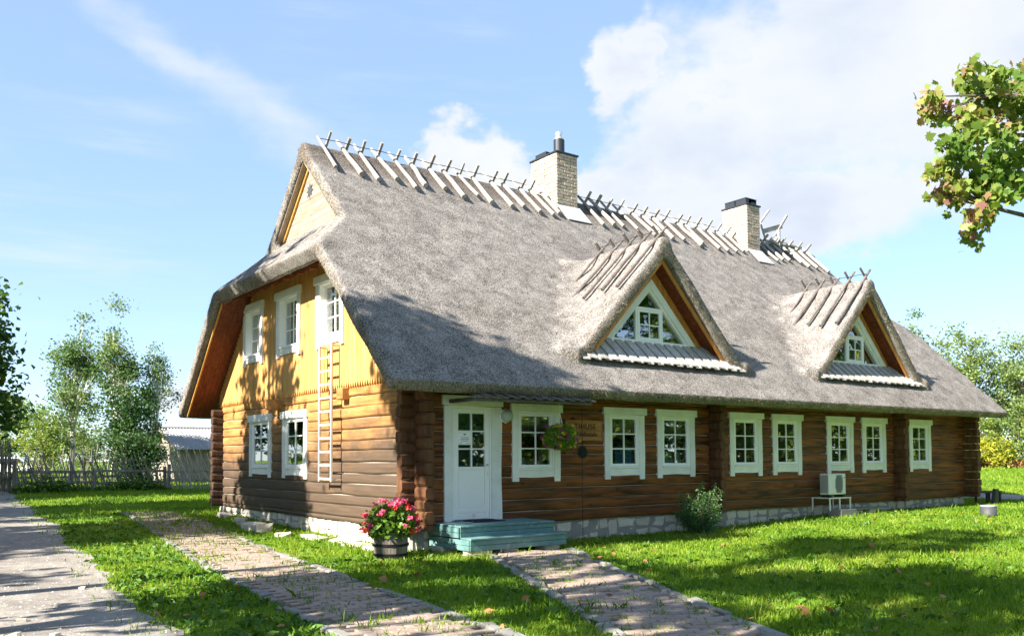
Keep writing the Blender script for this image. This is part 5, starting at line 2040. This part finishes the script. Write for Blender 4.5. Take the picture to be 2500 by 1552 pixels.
for nm, f_, lab in (('added_hedge', lambda u: (-4 + 98 * u, -37 + 12 * u * u), 'tall leafy hedge across the lawn, mirrored in the front panes'), ('added_hedge', lambda u: (-25 - 2 * u, -12 + 80 * u), 'tall leafy hedge beyond the road, mirrored in the gable panes')):  # unseen hedges added to fill bright gaps in the pane reflections
    hg_ = np.random.default_rng(len(lab))
    u = hg_.random(16000)
    xy = np.stack(f_(u), 1) + hg_.normal(0, .8, (16000, 2))
    tag(foliage(nm, np.concatenate([xy, (hg_.random(16000) ** .8 * (5.4 + .9 * np.sin(u * 41)))[:, None]], 1), .62, L_hedge, None, 77, up=.3, width=.8), lab, 'hedge')
# tall trees and bushes at the far right
RT = [(66, 39.5, 15.8, 3.6, 'far sparse tree showing just above the right dormer'), (71, 35.5, 14.6, 3.4, 'tall far tree standing behind the right end of the roof, left of the broad one'), (72.5, 30.2, 13.2, 3.8, 'broad far tree behind the slope of the hip'),
      (76.5, 27.5, 12.6, 3.6, 'pale green far tree over the right eave'), (79, 23.0, 12.8, 3.8, 'pale green far tree at the right edge'), (84, 25.5, 11.5, 4.0, 'far tree filling the gap at the right edge'), (80, 33, 12, 4.2, 'far tree low behind the ridge end'), (88, 21.0, 11.0, 4.4, 'far tree behind the one at the right edge')]
for k, (x, y, h, r_, lab) in enumerate(RT):
    make_tree('far_tree', (x, y), h, (r_, r_), 2.2, 6500, .33, L_far, M_bark, 200 + k, lab, 'tree', 'far trees on the right', .24, 26, .95, .1, (0, 0), 'round', .5, .14)
HB = [(70.2, 27.0, 4.6, 2.5, L_hedge, 'rounded green bush right of the house corner'), (72.2, 24.6, 5.2, 2.6, L_hedge, 'tall green bush in the hedge near the right edge'), (74.0, 22.2, 5.4, 2.8, L_hedge, 'wide green bush at the right edge of the hedge'), (76, 19.8, 5.2, 2.8, L_hedge, 'green bush beyond the right edge of the picture'),
      (69.0, 25.7, 2.9, .95, L_yellow, 'bright yellow bush in front of the hedge, left one'), (70.8, 22.9, 2.7, 1.1, L_yellow, 'bright yellow bush in front of the hedge, right one'), (68.6, 24.4, 1.7, .9, L_hedge, 'small yellow-green bush between the two yellow bushes'), (68.0, 27.6, 2.0, 1.2, L_yellow, 'low yellowish bush beside the house corner'), (74, 31, 5.5, 3.0, L_dense, 'dark bush in shade behind the house corner')]
for k, (x, y, h, r_, lm_, lab) in enumerate(HB):
    make_tree('hedge_bush', (x, y), h, (r_, r_), .0, 3200, .26, lm_, M_bark, 230 + k, lab, 'bush', 'bushes beyond the right lawn', .08, 8, .75)
# a band of dry grass at the hedge foot
t = foliage('dry_grass_band', np.stack([np.random.default_rng(3).uniform(65.5, 72, 2600), np.zeros(2600), np.zeros(2600)], 1) * 0 + np.stack([(lambda u, w: 66.3 + u * 8.5 + w)(np.random.default_rng(4).random(2600), np.random.default_rng(5).normal(0, .5, 2600)), (lambda u, w: 29.3 - u * 11 + w)(np.random.default_rng(4).random(2600), np.random.default_rng(6).normal(0, .5, 2600)), .57 + np.random.default_rng(7).random(2600) * .7], 1), .35, L_fallen, None, 9, up=.1, width=.2)
tag(t, 'band of dry brownish tall grass at the hedge foot', 'grass', None, 'stuff')

# the maple bough that hangs in at the upper right
mt = empty('maple_tree', (6.4, -10.6, 0), 0, 'maple turning yellow and red, boughs hanging in at the upper right', 'tree')
MLOC = np.array([6.4, -10.6, 0.0])
rR, rU, rF = np.array(right), np.array(up), np.array(fwd)
CL = [(235, 290, 60), (200, 420, 70), (300, 380, 60), (520, 110, 70), (470, 190, 50), (560, 200, 90), (680, 170, 80), (720, 120, 50), (800, 230, 100), (880, 300, 90), (640, 280, 90), (420, 430, 70), (480, 500, 70), (600, 420, 90), (720, 400, 100), (850, 450, 90), (620, 540, 80), (740, 600, 90), (330, 640, 50), (420, 640, 60), (520, 650, 80), (460, 720, 60), (360, 780, 60), (520, 760, 40), (260, 840, 60), (220, 870, 40), (370, 860, 50), (330, 980, 90), (430, 960, 70), (400, 1050, 60), (520, 940, 60), (590, 880, 90), (700, 800, 100), (800, 760, 90), (880, 700, 80), (820, 880, 90), (720, 960, 90), (640, 1060, 80), (760, 1020, 60), (600, 1120, 70), (530, 1230, 60), (520, 1340, 70), (640, 1200, 30), (860, 980, 50), (950, 160, 80), (980, 420, 90), (1000, 600, 110), (1020, 800, 110), (1000, 300, 90), (960, 930, 70)]
mg = np.random.default_rng(8)
pts, rads, ctr = [], [], []
for (a, b, r_) in CL:
    px, py = 2200 + a / 3.02, 140 + b / 3.02
    dep = 10.5 + mg.uniform(-.5, .5)
    d = rF + rR * ((px - 1250) / 2142.06) + rU * (-(py - 1029.6) / 2142.06)
    c = np.array(CAM) + d * dep
    rr = r_ / 3.02 / 2142.06 * dep
    ctr.append(c)
    m = int(18 + 17 * (r_ / 60) ** 2)
    pts.append(c + mg.normal(0, .62, (m, 3)) * rr)
# rest of the crown, right of the view
while len(ctr) < 130:
    d = mg.normal(0, 1, 3); d /= np.linalg.norm(d)
    c = np.array([6.6, -10.8, 7.2]) + d * (mg.uniform(.3, 1) ** .5) * np.array([2.9, 2.2, 3.0])
    v = c - np.array(CAM)
    dz_ = v @ rF
    if dz_ > 0 and 1250 + 2142.06 * (v @ rR) / dz_ < 2600 and c[2] > 3.4: continue
    ctr.append(c)
    pts.append(c + mg.normal(0, .42, (24, 3)))
ctr = np.array(ctr)
P = np.concatenate(pts[:len(CL)])
o_ord = mg.permutation(len(P))
part, rest_ = P[o_ord[:290]], np.concatenate([P[o_ord[290:]]] + pts[len(CL):])
lv = []
for k in range(290):
    V, F = leaf_cloud(part[k:k + 1] - MLOC, .108, np.random.default_rng(1000 + k), up=.12, kind='maple')
    link('leaf', np_mesh('leaf', V, F), L_maple, mt)
V, F = leaf_cloud(rest_ - MLOC, .11, np.random.default_rng(55), up=.12, kind='maple')
link('foliage', np_mesh('foliage', V, F), L_maple, mt, 'stuff')
tk = MB()
tk.tube([(0, 0, -.1), (.05, .02, 1.5), (.0, .1, 3.5), (.1, 0, 5.5), (.0, .1, 7.6), (.1, .1, 9.2)], [.30, .23, .20, .15, .09, .03], 10)
tk.obj('trunk', M_bark, mt, True)
bo_ = MB()
hubs = []
for (a, b) in ((700, 280), (760, 560), (840, 860), (640, 1100)):
    px, py = 2200 + a / 3.02, 140 + b / 3.02
    d = rF + rR * ((px - 1250) / 2142.06) + rU * (-(py - 1029.6) / 2142.06)
    hubs.append(np.array(CAM) + d * 10.5 - MLOC)
for h_ in hubs:
    s = np.array([0, .08, min(7.5, max(3.2, h_[2] - .9))])
    md = (s + h_) / 2 + np.array([0, 0, .25])
    bo_.tube([s, s * .6 + md * .4 + mg.normal(0, .05, 3), md, md * .4 + h_ * .6 + mg.normal(0, .06, 3), h_], [.075, .06, .045, .032, .02], 7)
for c in ctr[:len(CL)] - MLOC:
    h_ = hubs[int(np.argmin([np.linalg.norm(c - q) for q in hubs]))]
    bo_.tube([h_, (h_ + c) / 2 + mg.normal(0, .06, 3), c], [.016, .011, .004], 5)
for c in ctr[len(CL):] - MLOC:
    s = np.array([0, 0, np.clip(c[2] - .8, 3, 8.5)])
    bo_.tube([s, (s + c) / 2 + [0, 0, .15], c], [.04, .025, .006], 5)
bo_.obj('boughs', M_bark, mt)

# ------------------------------------------------------------------ stake fence
def fence(name, a, b, h, n, lean, label, seed, rails=(.32, .75), sparse=0.0, mat=None):
    g = random.Random(seed)
    a, b = Vector(a), Vector(b)
    t = empty(name, (a.x, a.y, 0), 0, label, 'fence', 'stake fences around the yard')
    d = (b - a); L = d.length; d.normalize()
    ang = math.atan2(d.y, d.x)
    Z = lambda q: float(gh(q.x, q.y))
    for k in range(n):
        s = (k + .5) / n * L + g.uniform(-.05, .05)
        if g.random() < sparse: continue
        q = a + d * s - a
        z = Z(a + d * s)
        hh = h * g.uniform(.72, 1.12)
        ln = lean + g.gauss(0, .09)
        off = Vector((-d.y, d.x)) * g.choice((-.05, .05))
        p0 = Vector((q.x + off.x, q.y + off.y, z - .02))
        p1 = p0 + Vector((d.x * ln * hh, d.y * ln * hh, hh)) + Vector((g.gauss(0, .03), g.gauss(0, .03), 0))
        md = (p0 + p1) / 2 + Vector((g.gauss(0, .02), g.gauss(0, .02), 0))
        r_ = g.uniform(.020, .032)
        MB().tube([p0, md, p1], [r_, r_ * .9, r_ * .55], 5).obj('stake', mat or M_fence, t)
    np_ = max(2, int(L / 2.2) + 1)
    for k in range(np_):
        s = L * k / (np_ - 1)
        q = d * s; z = Z(a + d * s)
        MB().box((-.06, -.06, -.1), (.06, .06, h * .66 * g.uniform(.9, 1.1)), .01, Matrix.Translation((q.x, q.y, z)) @ Matrix.Rotation(ang, 4, 'Z') @ Matrix.Rotation(g.gauss(0, .04), 4, 'Y')).obj('post', M_fence, t)
        if k < np_ - 1:
            s2 = L * (k + 1) / (np_ - 1)
            for rz_ in rails:
                e0, e1 = g.gauss(0, .03), g.gauss(0, .03)
                pa = Vector((d.x * s, d.y * s, Z(a + d * s) + rz_ + e0)); pb = Vector((d.x * s2, d.y * s2, Z(a + d * s2) + rz_ + e1))
                MB().bar(pa, pb, .045, .10, .01).obj('rail', mat or M_fence, t)
    return t


fence('stake_fence', (-3.25, 24.2), (2.05, 23.9), 1.4, 62, -.30, 'weathered leaning stake fence in front of the dense tree', 1, (.35, .78), .12)
fence('stake_fence', (2.1, 23.6), (4.1, 22.6), 1.75, 26, -.30, 'tall stake fence coloured as sunlit between barn and house corner', 2, (.38, .80), 0, M_fence_sunlit)
fence('stake_fence', (-3.35, 24.2), (-3.62, 27.4), 1.95, 24, .02, 'tall fence run of close stakes at the left end by the road', 3, (.5, 1.1))
fence('stake_fence', (-3.2, 28.5), (2.2, 30.2), 1.65, 60, .08, 'far line of thin upright stakes left of the birch', 4, (.4,), .1)
fence('stake_fence', (4.2, 22.4), (9.5, 20.5), 1.5, 24, -.2, 'stake fence running on behind the house', 5, (.4, .8))

# low weeds at the fence foot
wg = np.random.default_rng(31)
P = np.stack([wg.uniform(-3.4, 2.2, 2600), 24.0 + wg.normal(-.15, .22, 2600), np.zeros(2600)], 1)
P[:, 2] = gh(P[:, 0], P[:, 1]) + np.abs(wg.normal(0, .16, 2600)) * (1 + .6 * np.sin(P[:, 0] * 2.1))
tag(foliage('fence_weeds', P, .14, M_weed, None, 41, up=.5, width=.6), 'leafy green weeds along the foot of the stake fence', 'weeds', None, 'stuff')

# ------------------------------------------------------------------ grey barn
M_barnw = wood('barn_board', (.40, .35, .29), (.20, .17, .14), 2, .9, .6, .4)
M_eternit = plain('corrugated_roof', (.27, .27, .275), .75, 0, .25, 3, .1, .3, .15)
bt = thing('grey_barn', (5.55, 34.3, .2), 'grey boarded barn with a pale corrugated roof behind the fence', 'barn')
by0, by1, bx1 = 0, 6.0, 16
er, rr_ = 2.15, 3.22
bw = MB()
bw.box((.05, .05, -.3), (bx1, by1 - .05, er))
bw.prism([(.05, 0.05, er), (.05, by1 - .05, er), (.05, by1 / 2, rr_ - .1)], (bx1 - .1, 0, 0))
fix_normals(bw.obj('barn_wall', M_barnw, bt))
k = 0
while k * .2 < by1:
    ya = k * .2
    tp = er + (rr_ - er) * (1 - abs(ya + .1 - by1 / 2) / (by1 / 2)) - .06
    MB().box((0, ya + .006, -.2), (.048, ya + .194, tp), .004).obj('board', M_barnw, bt); k += 1
for s in (0, 1):
    for q in range(10):
        n = 10
        vs, fs = [], []
        for i in range(n * 4 + 1):
            xx = -.35 + q * 1.66 + 1.68 * i / (n * 4)
            zz = .028 * math.cos(2 * math.pi * i / 4)
            for (yy, z_) in ((-.4, er - .16), (by1 / 2, rr_)):
                y_ = yy if s == 0 else by1 - yy
                vs += [(xx, y_, z_ + zz + .02), (xx, y_, z_ + zz)]
        for i in range(n * 4):
            a = i * 4
            fs += [(a, a + 4, a + 6, a + 2), (a + 1, a + 3, a + 7, a + 5), (a, a + 1, a + 5, a + 4)]
        fix_normals(MB().add(vs, fs).obj('roof_sheet', M_eternit, bt))
rc = MB(); rc.tube([(-.35, by1 / 2, rr_ + .03), (bx1 + .2, by1 / 2, rr_ + .03)], .07, 8); rc.obj('ridge_cap', M_eternit, bt)
vb = MB(); vb.bar((-.36, -.42, er - .20), (-.36, by1 / 2, rr_ - .03), .03, .14); vb.bar((-.36, by1 + .42, er - .20), (-.36, by1 / 2, rr_ - .03), .03, .14); vb.obj('verge_board', M_barnw, bt)
vb = MB(); vb.box((4.6, 2.7, rr_ - .3), (5.3, 3.3, rr_ + .42), .02); vb.obj('barn_chimney', M_brick, bt)

# two parked cars far away beyond the fence
def far_car(x, y, rz, label):
    t = empty('parked_car', (x, y, float(gh(x, y))), rz, label, 'car', 'cars parked beyond the fence')
    prof = [(-2.1, .35), (2.1, .35), (2.15, .65), (1.9, .85), (1.0, .95), (.45, 1.38), (-1.1, 1.42), (-1.75, .98), (-2.12, .9)]
    fix_normals(MB().prism([(a, -.82, b) for a, b in prof], (0, 1.64, 0)).obj('body', M_white2, t))
    for s in (-.835, .815):
        fix_normals(MB().prism([(.85, s, .96), (.42, s, 1.30), (-1.05, s, 1.33), (-1.55, s, .99)], (0, .02, 0)).obj('side_window', M_black, t))
        for a in (-1.3, 1.3): MB().tube([(a, s - .02, .33), (a, s + .04, .33)], .33, 14).obj('wheel', M_black, t)


far_car(-2.6, 58, R(10), 'white car parked far away behind the left end of the fence')
far_car(1.0, 60, R(-20), 'white car parked far away behind the thin stakes')

# ------------------------------------------------------------------ lawn: blades, weeds, leaves, stones
gg = np.random.default_rng(2)


def on_road(x, y):
    return x < -5.08 + .085 * y - .0008 * np.maximum(y, 0) ** 2 + .08 * np.sin(y * .9) + .05 * np.sin(y * 2.3 + 1) + .07 * np.sin(y * 6.1)


def blocked(x, y):
    h = (x > -.02) & (x < HL + .1) & (y > .0) & (y < HW)
    s = (x > .25) & (x < 2.4) & (y > -1.36) & (y < .1)
    b = np.hypot(x + .80, y + .58) < .30
    dr = (x > 23.2 + .015 * y) & (x < 27.5)
    return h | s | b | dr


def blades(n, rmin, rmax, hmul, seed):
    g = np.random.default_rng(seed)
    r = g.uniform(rmin ** .6, rmax ** .6, n) ** (1 / .6)
    a = R(36.37) + g.uniform(R(-36), R(36), n)
    x, y = CAM[0] + r * np.sin(a), CAM[1] + r * np.cos(a)
    ok = ~blocked(x, y)
    lim = (x - (-5.08 + .085 * y - .0008 * np.maximum(y, 0) ** 2))
    rd = on_road(x, y)
    pn = np.sin(x * 1.9 + 2 * np.sin(y * 1.1)) * np.sin(y * 1.6 + 1.3 * np.sin(x * 1.3))
    ok &= ~(rd & ~((lim > -.4) & (g.random(n) < .07)))
    verge = (lim < 1.5) & ~rd
    ok &= ~(verge & (g.random(n) < .30 + .35 * (pn > .25)))
    pa, pb = on_path(x, y)
    tuft = (np.sin(x * 7.3 + 1.7 * np.sin(y * 5)) * np.sin(y * 6.7 + 2 * np.sin(x * 4)) > .5)
    far_p = np.clip((y - 1) / 9, 0, .55)
    ok &= ~((pa | pb) & ~(tuft & (g.random(n) < .5)) & (g.random(n) > .03 + far_p * pa * .5))
    x, y, r = x[ok], y[ok], r[ok]
    pth = (pa | pb)[ok]
    pn = pn[ok]
    n = len(x)
    z = gh(x, y)
    h = g.uniform(.028, .062, n) * hmul * (1 + .35 * (pn > .3)) * (1 + r * .012)
    h = np.where(g.random(n) < .03, h * 1.8, h)
    h = np.where(pth, h * 1.15 + .02, h)
    w = (.0026 + .00034 * r) * g.uniform(.7, 1.4, n)
    ang = g.uniform(0, 2 * np.pi, n)
    lx, ly = np.cos(ang), np.sin(ang)
    ln = h * np.abs(g.normal(.45, .35, n))
    la = g.uniform(0, 2 * np.pi, n)
    V = np.empty((n, 5, 3))
    bx, by = np.cos(la) * ln, np.sin(la) * ln
    z0 = z - .004
    V[:, 0] = np.stack([x - lx * w, y - ly * w, z0], 1)
    V[:, 1] = np.stack([x + lx * w, y + ly * w, z0], 1)
    V[:, 2] = np.stack([x + bx * .35 + lx * w * .8, y + by * .35 + ly * w * .8, z + h * .6], 1)
    V[:, 3] = np.stack([x + bx, y + by, z + h], 1)
    V[:, 4] = np.stack([x + bx * .35 - lx * w * .8, y + by * .35 - ly * w * .8, z + h * .6], 1)
    F = np.arange(n * 5).reshape(-1, 5)
    return V.reshape(-1, 3), F


V1, F1 = blades(330000, 4.0, 46, 1.0, 3)
V2, F2 = blades(70000, 40, 100, 1.7, 4)
link('lawn_grass', np_mesh('lawn_grass', np.concatenate([V1, V2]), np.concatenate([F1, F2 + len(V1)])), M_blade, None, 'stuff')

# broad-leaved weeds on the verge and scattered over the lawn
n = 9000
r = gg.uniform(4.6, 26, n); a = R(36.4) + gg.uniform(R(-35), R(35), n)
x, y = CAM[0] + r * np.sin(a), CAM[1] + r * np.cos(a)
vg = (x < -3.6 + .117 * y) & (x > -5.1 + .085 * y)
pa, pb = on_path(x, y)
ok = ~blocked(x, y) & ~on_road(x, y) & ~pa & ~pb & (vg | (gg.random(n) < .22))
x, y = x[ok], y[ok]
P = np.stack([x, y, gh(x, y) + gg.uniform(.01, .06, len(x))], 1)
P = np.repeat(P, 4, 0); P[:, :2] += gg.normal(0, .04, (len(P), 2))
tag(foliage('verge_weeds', P, .10, M_weed, None, 12, up=.55, width=.45), 'dandelion and plantain leaves spread over the rough verge and lawn', 'weeds', None, 'stuff')

# fallen leaves, each lying on its own
lf_m = []
for k in range(8):
    V, F = leaf_cloud(np.zeros((1, 3)), 1.0, np.random.default_rng(300 + k), up=2.2, kind='maple')
    me = np_mesh('fallen_leaf', V, F)
    me.materials.append(L_fallen if k % 4 else L_yellow)
    lf_m.append(me)
fr2 = random.Random(12)
k = 0
for q in range(900):
    r = fr2.uniform(6, 26); a = R(36.4) + fr2.uniform(R(-29), R(29))
    x, y = CAM[0] + r * math.sin(a), CAM[1] + r * math.cos(a)
    xa, ya = np.array([x]), np.array([y])
    if blocked(xa, ya)[0] or on_road(xa, ya)[0]: continue
    pa, pb = on_path(xa, ya)
    if (pa[0] or pb[0]) and fr2.random() < .8: continue
    if y > -1 and x < 8 and fr2.random() < .75: continue
    m_i = fr2.randrange(8)
    s = fr2.uniform(.06, .115)
    o = link('fallen_leaf', lf_m[m_i])
    marks = [((6.6, -.8), 'the dark shrub'), ((12, -.9), 'the heat pump'), ((14.75, -2.95), 'the grey drum'), ((2.4, -2.2), 'the right kerb of the door path'), ((.2, -5.8), 'the near end of the door path'), ((9.2, -2.5), 'the windows left of the heat pump'), ((10.5, -5.5), 'the middle of the right lawn'), ((16.5, -6), 'the right edge of the lawn'), ((6.0, -4.2), 'the shaded foreground lawn'), ((3.2, -5.2), 'the lawn edge beside the door path'),
             ((-.8, -.9), 'the flower barrel'), ((-1.2, -3.5), 'the grass wedge between the paths'), ((-.8, 5), 'the gable foot'), ((-4.2, -3), 'the verge by the parallel path'), ((-4.4, 2), 'the weedy verge along the road'), ((-3, 14), 'the grass before the stake fence'), ((.6, -2.4), 'the left kerb of the door path'), ((17.5, -1.2), 'the right corner of the house'), ((-1.5, 2.5), 'the strip between path and gable')]
    where = min(marks, key=lambda q: math.hypot(q[0][0] - x, q[0][1] - y))[1]
    tag(o, ('large ' if s > .10 else 'small ' if s < .078 else 'middling ') + ('brown' if m_i % 4 else 'yellowish') + ' fallen maple leaf in the grass by ' + where, 'leaf', 'fallen maple leaves')
    o.location = (x, y, float(gh(x, y)) + .045 + fr2.uniform(0, .02))
    o.rotation_euler = (fr2.gauss(0, .3), fr2.gauss(0, .3), fr2.uniform(0, 6.28))
    o.scale = (s, s, s)
    k += 1
    if k >= 130: break

# stones on the road edge and rubble by the gable foot
sr2 = random.Random(6)
for k, (x, y, s) in enumerate(((-6.75, -4.25, .10), (-6.35, -4.9, .12), (-6.62, -4.7, .09), (-6.95, -4.0, .07), (-6.55, -3.3, .06), (-6.2, -5.35, .10), (-7.0, -3.2, .06), (-6.4, -4.35, .06), (-5.5, -5.6, .10), (-6.1, -2.5, .05), (-5.6, -1.2, .05), (-6.8, -4.9, .05))):
    o = tag(link('road_stone', st_mesh[k % 10]), 'loose pale stone lying on the gravel road', 'stone', 'loose stones on the road')
    o.location = (x, y, .01 + s * .18); o.scale = (s * 1.5, s, s * .7); o.rotation_euler = (sr2.uniform(-.2, .2), sr2.uniform(-.2, .2), sr2.uniform(0, 6))
LR = ['mid-sized pale rubble stone under the right ground-floor gable window', 'largest pale rubble block in the grass under the gable', 'flat pale stone under the left ground-floor gable window', 'small pale stone in the grass nearer the path edge', 'long flat stone below the gable ladder', 'flat stone near the far gable corner', 'stone leaning against the largest rubble block', 'thin flat slab by the near gable foundation', 'thin flat slab just behind the flower barrel', 'flat slab between ladder and barrel at the foundation']
for k, (x, y, sx, sz) in enumerate(((-.75, 6.3, .55, .16), (-.95, 5.2, .75, .26), (-.55, 7.4, .45, .14), (-.9, 3.9, .4, .12), (-.5, 3.1, .6, .10), (-.42, 8.9, .5, .14), (-.95, 5.75, .45, .16), (-.35, 1.5, .75, .08), (-.4, .6, .6, .08), (-.3, 2.3, .55, .08))):
    o = tag(link('rubble_stone', st_mesh[(k + 3) % 10]), LR[k], 'stone', 'rubble stones under the gable')
    o.location = (x, y, float(gh(x, y)) + sz * .22); o.scale = (sx, .32, sz); o.rotation_euler = (sr2.uniform(-.1, .1), sr2.uniform(-.1, .1), sr2.uniform(1.1, 2.0))
# gravel grains
n = 5000
r = gg.uniform(4.5, 22, n); a = R(36.4) + gg.uniform(R(-38), R(0), n)
x, y = CAM[0] + r * np.sin(a), CAM[1] + r * np.cos(a)
ok = (x < -4.95 + .083 * y) & (gg.random(n) < .8)
x, y = x[ok], y[ok]
n = len(x)
s = gg.uniform(.004, .016, n)
base = np.array([(1, 0, 0), (0, 1, 0), (-1, 0, 0), (0, -1, 0), (0, 0, .8)])
V = np.stack([x, y, gh(x, y) + .006], 1)[:, None, :] + base[None] * s[:, None, None] * gg.uniform(.7, 1.3, (n, 5, 1))
F = np.array([(0, 1, 4), (1, 2, 4), (2, 3, 4), (3, 0, 4)])[None] + (np.arange(n) * 5)[:, None, None]
tag(link('gravel', np_mesh('gravel', V.reshape(-1, 3), F.reshape(-1, 3)), M_pebble), 'loose gravel grains scattered over the road', 'gravel', None, 'stuff')
